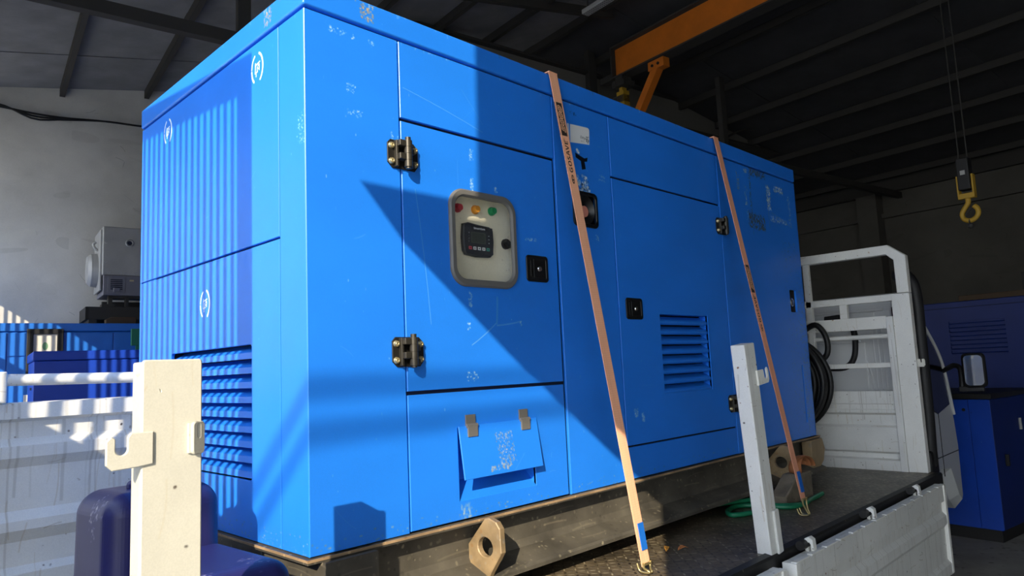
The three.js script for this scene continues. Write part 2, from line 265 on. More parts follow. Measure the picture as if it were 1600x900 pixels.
M.silver = std({ map: T.silver, roughness: 0.45, metalness: 0.15 });
M.silverdark = std({ color: '#75757f', roughness: 0.5, metalness: 0.1 });
M.plastic = std({ map: T.plastic, roughness: 0.42 });
M.rubber = std({ color: '#17171a', roughness: 0.55 });
M.seal = std({ color: '#666563', roughness: 0.45, bumpMap: B512, bumpScale: 0.001 });
M.hinge = std({ color: '#45423c', roughness: 0.42, metalness: 0.6 });
M.hingeplate = std({ color: '#211f1d', roughness: 0.5, metalness: 0.3 });
M.bolt = std({ color: '#d8c89a', roughness: 0.3, metalness: 0.8 });
M.chrome = std({ color: '#d5d5d5', roughness: 0.2, metalness: 1 });
M.wire = std({ color: '#b9a878', roughness: 0.35, metalness: 0.8 });
M.latch = std({ color: '#101113', roughness: 0.35 });
M.beige = std({ map: paintTile([238, 231, 205], 0.1, (x) => speckle(x, 512, 512, 300, ['#8d8468', '#b3aa90'], 0.5, 2, 0.1, 0.5)), roughness: 0.5 });
M.glass = new THREE.MeshPhysicalMaterial({ color: '#ffffff', transmission: 1, thickness: 0, roughness: 0.08, ior: 1.45 });
M.darkglass = new THREE.MeshPhysicalMaterial({ color: '#0b0d10', roughness: 0.2, clearcoat: 0.3 });
M.mirror = std({ color: '#dfe3e6', roughness: 0.03, metalness: 1 });
M.hose = std({ color: '#1c7a55', roughness: 0.35 });
M.yellow = std({ color: '#b8922c', roughness: 0.55 });
M.green = std({ color: '#1f7a5a', roughness: 0.6 });
M.wood = std({ color: '#4a3b2c', roughness: 0.9, bumpMap: B512, bumpScale: 0.003 });
M.block = std({ map: paintTile([122, 112, 96], 0.5, (x) => speckle(x, 512, 512, 260, ['#8f8672', '#57503f'], 0.8, 5, 0.2, 0.5)), roughness: 0.9 });
M.tread = std({ map: (() => { const t = TREADCOL; return t; })(), roughness: 0.42, bumpMap: (() => { const t = TREAD.clone(); t.repeat.set(4, 4); t.needsUpdate = true; return t; })(), bumpScale: 0.004 });
M.cable = std({ color: '#0d0d0e', roughness: 0.5 });

// ------------------------------------------------------------------ the building (drawn in its own axes u, y, w)
function struct(name, geo, mat, parent) {
  const g = Array.isArray(geo) ? merge(geo) : geo, m = shadow(new THREE.Mesh(g, mat)); m.name = parent ? name : numbered(name);
  if (parent) parent.add(m); else { m.rotation.y = -TH; m.userData.kind = 'structure'; scene.add(m); } return m;
}
function structGroup(name) { const g = new THREE.Group(); g.name = numbered(name); g.rotation.y = -TH; g.userData.kind = 'structure'; scene.add(g); return g; }
const uvm = (g, s) => tri(g, s);
const roofY = (u) => (u < 5.1 ? 4.85 + 0.174 * (u + 0.66) : 5.852 - 0.174 * (u - 5.1));
const UW = -1.7;                                                          // plane of the gateway
struct('floor', uvm(bx(-1.9, 12.4, -0.2, 0, -7.2, 7.2), 2), M.concrete);
struct('ground', uvm(bx(-60, -1.9, -0.25, -0.05, -50, 50), 4), M.apron);
const gableS = (holes) => shp([[-1.9, 0], [12.2, 0], [12.2, roofY(12.2) + 0.02], [5.1, roofY(5.1) + 0.02], [-1.9, roofY(-1.9) + 0.02]], holes);
struct('wall_left', uvm(zPanel(gableS(), -7.2, -7, 0), 3), M.plaster);
struct('wall_back', uvm(zPanel(gableS(), 7, 7.2, 0), 3), M.plaster);
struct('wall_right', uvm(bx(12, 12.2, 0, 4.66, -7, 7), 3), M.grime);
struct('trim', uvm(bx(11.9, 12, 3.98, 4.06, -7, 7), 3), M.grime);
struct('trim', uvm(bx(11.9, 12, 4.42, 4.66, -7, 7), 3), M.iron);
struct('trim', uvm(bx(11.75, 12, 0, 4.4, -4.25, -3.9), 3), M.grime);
// wall with the gateway the sun comes in by
{
  const front = shp([[-7.2, 0], [-1.32, 0], [-1.32, 4.5], [2.84, 4.5], [2.84, 0], [3.3, 0], [3.3, 4.3], [6.7, 4.3], [6.7, 0], [7.2, 0], [7.2, 4.66], [-7.2, 4.66]].map(([w, y]) => [-w, y]),
    [rect(1.5, 3.1, 0.3, 3.29), rect(4.16, 6.04, 2.7, 3.29), rect(4.16, 6.04, 0.3, 2.61), rect(6.08, 6.95, 0.05, 4.4)]);
  struct('wall_front', uvm(xPanel(front, UW - 0.02, UW, 0), 3), M.plaster);
  const bars = (name, w0, w1, y0, y1, phase) => { const g = structGroup(name); for (let w = phase - Math.floor((phase - w0) / 0.0645) * 0.0645; w < w1; w += 0.0645) { const a = Math.max(w0, w + 0.018), b = Math.min(w1, w + 0.0465); if (b > a) struct('slat', bx(UW - 0.012, UW - 0.007, y0, y1, a, b), M.greywhite, g); } return g; };
  bars('window_1', -3.1, -1.5, 0.3, 3.29, -2.868);
  bars('window_2', -6.04, -4.16, 0.3, 3.29, -4.746);
  // sheet fixed over the head of the gateway beside the jamb
  struct('trim', uvm(xPanel(shp([[2.86, 3.35], [2.617, 3.362], [2.153, 3.398], [1.805, 3.458], [1.685, 3.53], [1.943, 3.756], [2.055, 3.86], [2.07, 4.55], [2.86, 4.55]].map(([w, y]) => [-w, y])), UW - 0.008, UW - 0.002, 0), 3), M.greywhite);
  const gate = structGroup('door_1');
  struct('frame_rail', bx(UW - 0.02, UW, 3.73, 3.85, -1.3, 1.15), M.greywhite, gate);
  struct('frame_stile', bx(UW - 0.02, UW, 2.3, 3.73, 1.042, 1.15), M.greywhite, gate);
  struct('lower_panel', bx(UW - 0.02, UW, 0.02, 2.3, -1.3, 1.15), M.greywhite, gate);
  for (let k = -20; k <= 14; k++) { const w = 0.039 + k * 0.0658; struct('slat', bx(UW - 0.012, UW - 0.007, 2.29, 3.74, w + 0.0192, w + 0.0466), M.greywhite, gate); }
}
// neighbouring building across the yard, which keeps the sun off the second gateway
struct('wall_outside', uvm(ext(shp([[-10, -10.5], [-20, -19.7], [-20, -32], [-10, -32]]), 12).rotateX(-Math.PI / 2), 3), M.plaster);
// roof: sheets laid along the slope, purlins and a truss under them
{
  const roof = structGroup('ceiling');
  for (let i = 0; i < 12; i++) {
    const w0 = -7.25 + i * 1.21, d = (i % 2) * 0.008;
    struct('roof_sheet', uvm(zPanel(shp([[-1.73, roofY(-1.73) + d], [5.1, roofY(5.1) + d], [5.1, roofY(5.1) + d + 0.03], [-1.73, roofY(-1.73) + d + 0.03]]), w0, w0 + 1.22, 0), 1.3), M.foil, roof);
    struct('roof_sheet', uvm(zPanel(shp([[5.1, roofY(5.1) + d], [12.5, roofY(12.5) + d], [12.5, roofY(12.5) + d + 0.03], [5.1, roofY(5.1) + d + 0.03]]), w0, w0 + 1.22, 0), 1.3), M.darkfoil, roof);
  }
  for (let k = -1; k < 15; k++) {
    const u = -0.1 + 0.84 * k, y = roofY(u), g = [bx(u - 0.025, u + 0.025, y - 0.008, y, -6.99, 6.99), bx(u - 0.025, u - 0.02, y - 0.1, y, -6.99, 6.99), bx(u - 0.025, u + 0.025, y - 0.1, y - 0.094, -6.99, 6.99)];
    struct('roof_purlin', g, M.iron);
  }
  for (const [w, y] of [[-3.6, 4.29], [3.2, 4.4]]) {
    const t = structGroup('roof_truss');
    struct('bottom_chord', bx(-1.68, 12, y, y + 0.1, w - 0.04, w + 0.04), M.iron, t);
    for (const u of [0.87, 7.1]) struct('post', bx(u - 0.05, u + 0.05, y + 0.1, roofY(u) - 0.1, w - 0.035, w + 0.035), M.iron, t);
    struct('top_chord', beam([-1.6, 4.58, w], [5.1, 5.74, w], 0.06, 0.1), M.iron, t);
  }
  // heavy girder across the shed that carries the crane boom
  const gd = structGroup('ceiling_girder');
  struct('girder_web', uvm(bx(2.2, 11.9, 5.05, 5.46, -4.62, -4.58), 1), M.girder, gd);
  struct('girder_flange', uvm(bx(2.2, 11.9, 5.46, 5.49, -4.7, -4.5), 1), M.iron, gd);
  struct('girder_flange', uvm(bx(2.2, 11.9, 5.02, 5.05, -4.7, -4.5), 1), M.iron, gd);
  struct('girder_hanger', bx(5.55, 5.68, 4.72, 5.82, -4.56, -4.48), M.iron, gd);
}

// ------------------------------------------------------------------ the generator set
const Y0 = 1.15, L = 3.464, Wd = 1.406;
{
  const gen = thing('generator_set', 'large blue canopied generator set strapped on the white truck bed, control window in its door', 'generator', [0, 0, 0]);
  const P = (s, z0 = -0.012, z1 = 0, b = 0.0015) => uvPlane(zPanel(s, z0, z1, b).translate(0, Y0, 0), 3.5, 1.75, Y0);
  const E = (s, x0 = 0, x1 = 0.012, b = 0.0015) => uvPlane(xPanel(s, x0, x1, b).translate(0, Y0, 0), 1.45, 1.75, Y0);
  // dark inner shell behind the seams, open where panels are recessed
  obj('inner_shell', [bx(0.075, L - 0.013, Y0 + 0.005, Y0 + 1.66, -Wd + 0.013, -0.075), bx(0.013, 0.075, Y0 + 0.62, Y0 + 1.66, -Wd + 0.013, -0.013), bx(0.013, 0.075, Y0 + 0.005, Y0 + 0.17, -Wd + 0.013, -0.013),
    bx(0.02, 0.075, Y0 + 0.1, Y0 + 0.7, -0.34, -0.013), bx(0.02, 0.075, Y0 + 0.1, Y0 + 0.7, -Wd + 0.013, -1.05), bx(0.075, 0.53, Y0 + 0.005, Y0 + 1.66, -0.08, -0.013), bx(0.95, 1.2, Y0 + 0.33, Y0 + 0.8, -0.08, -0.013),
    bx(0.95, 1.2, Y0 + 0.94, Y0 + 1.66, -0.08, -0.013), bx(0.5, 1.1, Y0 + 1.15, Y0 + 1.66, -0.08, -0.013), bx(0.53, 0.95, Y0 + 0.33, Y0 + 0.75, -0.08, -0.013), bx(0.53, 0.95, Y0 + 0.005, Y0 + 0.05, -0.08, -0.013),
    bx(0.94, 1.5, Y0 + 0.005, Y0 + 0.33, -0.08, -0.013), bx(1.2, 1.5, Y0 + 0.3, Y0 + 1.05, -0.08, -0.013), bx(1.2, 1.5, Y0 + 1.24, Y0 + 1.66, -0.08, -0.013), bx(1.4, 1.52, Y0 + 0.3, Y0 + 1.66, -0.08, -0.013),
    bx(1.5, 2.7, Y0 + 0.005, Y0 + 0.33, -0.08, -0.013), bx(1.5, 2.7, Y0 + 0.8, Y0 + 1.66, -0.08, -0.013), bx(1.68, 1.79, Y0 + 0.3, Y0 + 0.82, -0.08, -0.013), bx(2.26, 3.22, Y0 + 0.3, Y0 + 1.66, -0.08, -0.013), bx(2.7, 3.22, Y0 + 0.005, Y0 + 0.4, -0.08, -0.013),
    bx(3.2, L - 0.013, Y0 + 0.92, Y0 + 1.66, -0.08, -0.013), bx(3.2, L - 0.013, Y0 + 0.005, Y0 + 0.08, -0.08, -0.013), bx(3.36, L - 0.013, Y0 + 0.05, Y0 + 0.74, -0.08, -0.013)], M.core, gen);
  // roof with its rim
  obj('roof', [uvPlane(bx(-0.004, L + 0.004, Y0 + 1.606, Y0 + 1.69, -Wd - 0.004, 0.004, 0.008), 3.5, 1.75, Y0)], M.long, gen);
  // panels of the long side
  obj('corner_panel', P(shp(rect(0.001, 0.341, 0.002, 1.597))), M.long, gen);
  obj('upper_panel', P(shp(rect(0.347, 1.108, 1.334, 1.597))), M.long, gen);
  obj('pillar_panel', P(shp(rect(1.114, 1.487, 0.002, 1.597), [rrect(1.215, 1.372, 1.073, 1.218, 0.02)])), M.long, gen);
  obj('upper_panel', P(shp(rect(1.494, 2.45, 1.325, 1.597))), M.long, gen);
  obj('sill_panel', P(shp(rect(1.494, 2.456, 0.004, 0.136))), M.long, gen);
  obj('end_panel', P(shp(rect(2.462, L - 0.001, 0.002, 1.597), [rect(3.335, 3.35, 0.09, 0.438), rrect(3.255, 3.345, 0.762, 0.9, 0.008)])), M.long, gen);
  obj('cable_slot', bx(3.33, 3.355, Y0 + 0.085, Y0 + 0.443, -0.06, -0.05), M.core, gen);
  const lower = obj('lower_panel', P(shp(rect(0.347, 1.098, 0.006, 0.424), [rect(0.548, 0.918, 0.066, 0.305)])), M.long, gen);
  // oil drain pocket behind the flap
  obj('pocket', [tri(alongX([[-0.002, Y0 + 0.066], [-0.06, Y0 + 0.125], [-0.06, Y0 + 0.31], [-0.064, Y0 + 0.31], [-0.064, Y0 + 0.123], [-0.006, Y0 + 0.062]], 0.544, 0.922)), bx(0.54, 0.548, Y0 + 0.066, Y0 + 0.31, -0.06, -0.002), bx(0.918, 0.926, Y0 + 0.066, Y0 + 0.31, -0.06, -0.002)], M.blue, lower);
  const flapG = uvPlane(zPanel(shp(rect(0.546, 0.926, 0.134, 0.309)), 0, 0.005, 0.001).translate(0, Y0, 0), 3.5, 1.75, Y0);
  flapG.translate(0, -(Y0 + 0.309), 0).rotateX(-0.14).translate(0, Y0 + 0.309, 0.003);
  obj('flap', flapG, M.long, lower);
  for (const x of [0.603, 0.861]) obj('flap_hinge', [bx(x - 0.022, x + 0.022, Y0 + 0.312, Y0 + 0.345, 0.001, 0.006, 0.001), cyl([x - 0.024, Y0 + 0.309, 0.01], [x + 0.024, Y0 + 0.309, 0.01], 0.007), bx(x - 0.022, x + 0.022, Y0 + 0.272, Y0 + 0.307, 0.008, 0.014, 0.001).translate(0, 0, 0.003)], M.seal, lower);
  // hinges
  function hinge(x, y, parent, s = 1) {
    const pl = ext(shp([[-0.058, -0.03], [-0.04, -0.047], [0.05, -0.047], [0.064, -0.03], [0.064, 0.03], [0.046, 0.047], [-0.046, 0.047], [-0.058, 0.034]]), 0.005, 0.001);
    const h = obj('hinge', tri(pl.scale(s, s, 1).translate(x, y, 0.0005)), M.hingeplate, parent);
    obj('knuckle', [...[0, 1, 2, 3].map((k) => cyl([x + 0.006, y + (-0.044 + k * 0.0222) * s, 0.03 * s], [x + 0.006, y + (-0.044 + k * 0.0222 + 0.0212) * s, 0.03 * s], 0.0135 * s, 16)), cyl([x + 0.006, y - 0.05 * s, 0.03 * s], [x + 0.006, y + 0.055 * s, 0.03 * s], 0.0095 * s, 14),
      bx(x - 0.03 * s, x + 0.004, y + 0.022 * s, y + 0.043 * s, 0.006, 0.036 * s, 0.003), bx(x - 0.03 * s, x + 0.004, y - 0.022 * s, y - 0.001, 0.006, 0.036 * s, 0.003), bx(x - 0.033 * s, x - 0.024 * s, y - 0.044 * s, y + 0.044 * s, 0.004, 0.02 * s, 0.002), bx(x + 0.008, x + 0.034 * s, y + 0.001, y + 0.02 * s, 0.006, 0.03 * s, 0.003), bx(x + 0.008, x + 0.034 * s, y - 0.043 * s, y - 0.023 * s, 0.006, 0.03 * s, 0.003)], M.hinge, parent);
    for (const [dx, dy] of [[-0.044, 0.026], [-0.044, -0.026], [0.05, 0.024], [0.05, -0.024]]) obj('bolt', [cyl([x + dx * s, y + dy * s, 0.004], [x + dx * s, y + dy * s, 0.013], 0.0115 * s, 14, 0.009 * s), new THREE.TorusGeometry(0.005 * s, 0.002 * s, 6, 12).translate(x + dx * s, y + dy * s, 0.013)], M.bolt, parent);
    return h;
  }
  function latch(x0, x1, y0, y1, parent) {
    const f = obj('latch', tri(zPanel((() => { const s = rrect(x0, x1, y0, y1, 0.014, new THREE.Shape()); s.holes.push(rrect(x0 + 0.014, x1 - 0.014, y0 + 0.012, y1 - 0.012, 0.006)); return s; })(), 0.0005, 0.006, 0.0015)), M.latch, parent);
    const w = x1 - x0, mx = x0 + w * 0.6, my = (y0 + y1) / 2;
    obj('latch_cup', bx(x0 + 0.008, x1 - 0.008, y0 + 0.008, y1 - 0.008, -0.011, 0.0008), M.rubber, parent);
    obj('latch_paddle', [bx(x0 + w * 0.34, x1 - 0.017, y0 + 0.016, y1 - 0.016, 0.001, 0.0045, 0.001), bx(x0 + w * 0.2, x0 + w * 0.3, y0 + 0.02, y1 - 0.02, 0.001, 0.004, 0.001)], M.latch, parent);
    obj('latch_button', [cyl([mx, my, 0.004], [mx, my, 0.008], 0.011, 18, 0.009)], M.chrome, parent);
    return f;
  }
  // control door
  const win = rrect(0.553, 0.853, 0.797, 1.117, 0.055);
  const door = obj('access_door', P(shp(rect(0.347, 1.098, 0.436, 1.322), [win])), M.long, gen);
  hinge(0.347, Y0 + 1.203, door); hinge(0.347, Y0 + 0.561, door);
  latch(0.915, 1.037, Y0 + 0.82, Y0 + 0.922, door);
  { const s = rrect(0.54, 0.866, 0.784, 1.13, 0.066, new THREE.Shape()); s.holes.push(rrect(0.566, 0.84, 0.81, 1.104, 0.045)); obj('window_seal', tri(ext(s, 0.018, 0.006).translate(0, Y0, -0.006)), M.seal, door); }
  obj('window_pane', zPanel(rrect(0.56, 0.846, 0.804, 1.11, 0.05, new THREE.Shape()), -0.006, -0.0035, 0).translate(0, Y0, 0), M.glass, door);
  const cp = obj('control_panel', [tri(bx(0.535, 0.94, Y0 + 0.755, Y0 + 1.145, -0.07, -0.05)), bx(0.535, 0.551, Y0 + 0.755, Y0 + 1.145, -0.05, -0.013), bx(0.9, 0.94, Y0 + 0.755, Y0 + 1.145, -0.05, -0.013), bx(0.535, 0.94, Y0 + 1.12, Y0 + 1.145, -0.05, -0.013), bx(0.535, 0.94, Y0 + 0.755, Y0 + 0.79, -0.05, -0.013)], M.beige, gen);
  for (const [x, y, col] of [[0.624, 1.074, '#b8263a'], [0.708, 1.078, '#e2962a'], [0.792, 1.082, '#11935a']]) {
    obj('indicator_lamp', [cyl([x, Y0 + y, -0.05], [x, Y0 + y, -0.043], 0.0165, 20), cyl([x, Y0 + y, -0.043], [x, Y0 + y, -0.03], 0.014, 20, 0.012)], std({ color: col, roughness: 0.35 }), cp);
  }
  { const s = new THREE.Shape(); const q = [[0.636, 0.92], [0.645, 0.906], [0.7, 0.9], [0.765, 0.903], [0.779, 0.915], [0.784, 0.96], [0.782, 1.005], [0.765, 1.016], [0.7, 1.02], [0.66, 1.024], [0.638, 1.018], [0.632, 0.97]]; q.forEach((p, i) => (i ? s.lineTo(...p) : s.moveTo(...p)));
    obj('controller', tri(ext(s, 0.02, 0.004).translate(0, Y0, -0.05)), std({ color: '#2a2f38', roughness: 0.5 }), cp);
    const [c, x] = canvas(512, 420); x.fillStyle = '#2b303a'; x.fillRect(0, 0, 512, 420); x.fillStyle = '#1b1f26'; x.fillRect(110, 8, 330, 50); x.fillStyle = '#eceff2'; x.font = 'bold 44px sans-serif'; x.fillText('SmartGen', 160, 48); x.fillStyle = '#50564f'; x.fillRect(108, 92, 270, 170); x.fillStyle = '#3c433f'; x.fillRect(130, 108, 228, 140);
    x.fillStyle = '#dfe3e6'; x.font = '30px sans-serif'; for (const [i, t] of ['H', '~', '2', 'I'].entries()) x.fillText(t, 62, 122 + i * 44); for (let i = 0; i < 3; i++) { x.beginPath(); x.moveTo(420, 130 + i * 56); x.lineTo(446, 122 + i * 56); x.lineTo(446, 138 + i * 56); x.fill(); }
    const cols = ['#d0485a', '#e3e6e4', '#e3e6e4', '#e3e6e4', '#3f9c8c']; cols.forEach((k, i) => { x.fillStyle = k; x.fillRect(60 + i * 82, 318, 56, 48); x.fillStyle = '#343a42'; x.fillRect(76 + i * 82, 334, 24, 16); });
    obj('controller_face', new THREE.PlaneGeometry(0.136, 0.1).translate(0.708, Y0 + 0.962, -0.0296), std({ map: tex(c), roughness: 0.35 }), cp); }
  obj('key_switch', [cyl([0.859, Y0 + 0.964, -0.05], [0.859, Y0 + 0.964, -0.04], 0.02, 18), bx(0.842, 0.878, Y0 + 0.956, Y0 + 0.972, -0.04, -0.022, 0.003).translate(-0.859, -(Y0 + 0.964), 0).rotateZ(-0.6).translate(0.859, Y0 + 0.964, 0)], M.latch, cp);
  // second door with louvres
  const door2 = obj('access_door', P(shp(rect(1.494, 2.456, 0.144, 1.315), [rect(1.808, 2.238, 0.349, 0.715)])), M.long, gen);
  for (let i = 0; i < 8; i++) { const y = Y0 + 0.697 - i * 0.0462; obj('louvre_slat', tri(alongX([[-0.045, y + 0.012], [-0.012, y - 0.006], [-0.004, y - 0.014], [-0.004, y - 0.024], [-0.012, y - 0.03], [-0.009, y - 0.024], [-0.009, y - 0.016], [-0.016, y - 0.009], [-0.045, y + 0.008]], 1.808, 2.238)), M.blue, door2); }
  obj('louvre_frame', [bx(1.804, 1.808, Y0 + 0.345, Y0 + 0.719, -0.045, -0.001), bx(2.238, 2.242, Y0 + 0.345, Y0 + 0.719, -0.045, 0.003), bx(1.804, 2.242, Y0 + 0.715, Y0 + 0.719, -0.045, -0.001), bx(1.804, 2.242, Y0 + 0.345, Y0 + 0.349, -0.045, -0.001)], M.blue, door2);
  latch(1.54, 1.665, Y0 + 0.687, Y0 + 0.782, door2);
  hinge(2.456, Y0 + 1.203, door2, 0.95); hinge(2.445, Y0 + 0.262, door2, 0.95);
  // emergency stop in its recess
  { const s = rrect(1.212, 1.376, 1.07, 1.222, 0.022, new THREE.Shape()); s.holes.push(rrect(1.228, 1.36, 1.086, 1.206, 0.016));
    const es = obj('stop_housing', [tri(ext(s, 0.01, 0.003).translate(0, Y0, -0.002)), bx(1.215, 1.373, Y0 + 1.073, Y0 + 1.219, -0.06, -0.055), new THREE.CylinderGeometry(0.064, 0.034, 0.046, 28, 1, true).rotateX(Math.PI / 2).translate(1.3, Y0 + 1.146, -0.026)], M.latch, gen);
    obj('stop_button', [cyl([1.308, Y0 + 1.142, -0.055], [1.308, Y0 + 1.142, -0.022], 0.016), cyl([1.308, Y0 + 1.142, -0.03], [1.308, Y0 + 1.142, -0.012], 0.027, 24, 0.024)], std({ color: '#d58a78', roughness: 0.35 }), es); }
  // socket recess near the far end
  { const sk = obj('socket_recess', [bx(3.245, 3.355, Y0 + 0.752, Y0 + 0.91, -0.075, -0.06), bx(3.245, 3.255, Y0 + 0.752, Y0 + 0.91, -0.06, -0.012), bx(3.345, 3.355, Y0 + 0.752, Y0 + 0.91, -0.06, -0.012), bx(3.245, 3.355, Y0 + 0.9, Y0 + 0.91, -0.06, -0.012), bx(3.245, 3.355, Y0 + 0.752, Y0 + 0.762, -0.06, -0.012)], M.rubber, gen);
    obj('plug', [cyl([3.31, Y0 + 0.82, -0.06], [3.31, Y0 + 0.825, -0.01], 0.024, 16, 0.018), new THREE.TorusGeometry(0.022, 0.006, 8, 18).translate(3.31, Y0 + 0.825, -0.016)], M.chrome, sk); }
  // panels of the near end
  obj('corner_strip', E(shp(rect(0.002, 0.156, 0.002, 1.597))), M.end, gen);
  obj('end_upper_panel', E(shp(rect(0.161, 1.404, 0.925, 1.597))), M.end, gen);
  obj('end_side_strip', E(shp(rect(1.226, 1.404, 0.002, 0.921))), M.end, gen);
  const low = obj('end_lower_panel', E(shp(rect(0.161, 1.222, 0.002, 0.918), [rrect(0.351, 1.036, 0.181, 0.607, 0.012)])), M.end, gen);
  for (let i = 0; i < 9; i++) {
    const y = Y0 + 0.594 - i * 0.0468;                                    // sloping top, then a short upright lip
    obj('louvre_slat', uvPlane(ext(shp([[0.05, y + 0.014], [0.006, y - 0.012], [0.003, y - 0.032], [0.006, y - 0.032], [0.009, y - 0.014], [0.05, y + 0.01]]), 0.685).translate(0, 0, -1.036), 1.45, 1.75, Y0), M.end, low);
  }
  obj('louvre_back', bx(0.07, 0.075, Y0 + 0.17, Y0 + 0.62, -1.05, -0.34), M.core, low);
  obj('far_end_panel', bx(L - 0.012, L, Y0 + 0.002, Y0 + 1.6, -Wd, 0, 0.002), M.blue, gen);
  obj('rear_panel', bx(0.001, L - 0.001, Y0 + 0.002, Y0 + 1.6, -Wd, -Wd + 0.012, 0.002), M.blue, gen);
  // base frame: folded channel with a proud top ledge
  const prof = [[0.014, Y0 - 0.001], [0.014, Y0 - 0.014], [-0.05, Y0 - 0.016], [-0.052, Y0 - 0.125], [-0.04, Y0 - 0.15], [0.045, Y0 - 0.182], [0.052, Y0 - 0.19], [0.052, Y0 - 0.203], [-0.2, Y0 - 0.203], [-0.2, Y0 - 0.001]];
  const bf = obj('base_frame', [tri(alongX(prof, 0.06, L - 0.02)), tri(alongX(prof.map(([z, y]) => [-Wd - z, y]).reverse(), 0.06, L - 0.02)), tri(bx(-0.014, 0.2, Y0 - 0.014, Y0 - 0.001, -Wd - 0.014, 0.014)), tri(bx(0.03, 0.2, Y0 - 0.203, Y0 - 0.014, -Wd + 0.03, 0.035)), tri(bx(L - 0.15, L + 0.014, Y0 - 0.014, Y0 - 0.001, -Wd - 0.014, 0.014)), tri(bx(L - 0.15, L - 0.02, Y0 - 0.2, Y0 - 0.014, -Wd + 0.03, -0.05))], M.base, gen);
  obj('rusty_edge', [tri(bx(-0.015, L + 0.015, Y0 - 0.0085, Y0 - 0.0005, 0.0135, 0.0158), 0.5), tri(bx(-0.0158, -0.0135, Y0 - 0.0075, Y0 - 0.0005, -Wd - 0.015, 0.0158), 0.5)], M.rust, gen);
  obj('end_cheek', tri(zPanel(shp([[3.3, Y0 - 0.016], [3.47, Y0 - 0.016], [3.5, Y0 - 0.08], [3.47, Y0 - 0.15], [3.38, Y0 - 0.2], [3.3, Y0 - 0.2]]), -0.03, 0.03, 0.004)), M.steel, gen);
  const lugS = (dy, f) => { const s = shp([[0.05, -0.195], [0.05, -0.09], [-0.035, 0.001], [-0.055, 0.006], [-0.09, -0.004], [-0.107, -0.024], [-0.11, -0.1], [-0.057, -0.17], [-0.045, -0.19]]); s.holes.push(new THREE.Path().absellipse(-0.034, -0.09, 0.036, 0.032, 0, Math.PI * 2)); return s; };
  for (const x of [0.62, 2.86]) obj('lifting_lug', tri(xPanel(lugS(), x, x + 0.024, 0.003).translate(0, Y0, 0), 0.5), M.steel, gen);
}

// ------------------------------------------------------------------ lashing straps
function strapTex(texts, len, rgb) {
  const W = 128, H = 2048, k = H / len, [c, x] = noiseCanvas(W, H, rgb, fbm(W, H, 8, 4), 0.12, 0.06);
  for (let y = 0; y < H; y += 9) for (const q of [22, 44, 66, 88, 108]) { x.globalAlpha = 0.2; x.fillStyle = '#a4562c'; x.fillRect(q + ((y / 9) % 2) * 6, y, 5, 4); }
  x.globalAlpha = 0.25; x.fillStyle = '#a4562c'; x.fillRect(0, 0, 3, H); x.fillRect(W - 3, 0, 3, H); x.globalAlpha = 1;
  for (const [t, a, b, boxed] of texts) {
    x.save(); x.translate(64, b * k); x.rotate(-Math.PI / 2); const w = (b - a) * k;
    if (boxed) { x.fillStyle = '#2b211c'; x.fillRect(0, -44, w, 88); x.strokeStyle = '#f0b48c'; x.lineWidth = 7; x.font = 'italic bold 84px sans-serif'; const m = x.measureText(t).width; x.scale((w * 0.78) / m, 1); x.strokeText(t, (w * 0.1) / ((w * 0.78) / m), 29); }
    else { x.fillStyle = '#33261f'; x.font = 'bold 76px sans-serif'; const m = x.measureText(t).width; x.beginPath(); x.arc(16, 0, 17, 0, 7); x.lineWidth = 7; x.strokeStyle = '#33261f'; x.stroke(); x.fillRect(4, -8, 24, 6); x.fillRect(10, -14, 6, 30); x.save(); x.scale((w * 0.76) / m, 1); x.fillText(t, 44 / ((w * 0.76) / m), 26); x.restore(); x.font = '26px sans-serif'; x.fillText('®', w * 0.96 - 6, -16); }
    x.restore();
  }
  return tex(c, true, false);
}
function band(A, B, width, thick, side) {                                 // flat webbing from A to B; v runs from B (0) to A (1)
  const a = new THREE.Vector3(...A), b = new THREE.Vector3(...B), d = b.clone().sub(a), L2 = d.length(); d.normalize();
  const s = new THREE.Vector3(...side).addScaledVector(d, -d.dot(new THREE.Vector3(...side))).normalize(), n = s.clone().cross(d).negate();
  const g = new THREE.BoxGeometry(width, L2, thick, 1, 40, 1), m = new THREE.Matrix4().makeBasis(s, d.clone().negate(), s.clone().cross(d.clone().negate()));
  g.applyMatrix4(m).translate((A[0] + B[0]) / 2, (A[1] + B[1]) / 2, (A[2] + B[2]) / 2); return g;
}
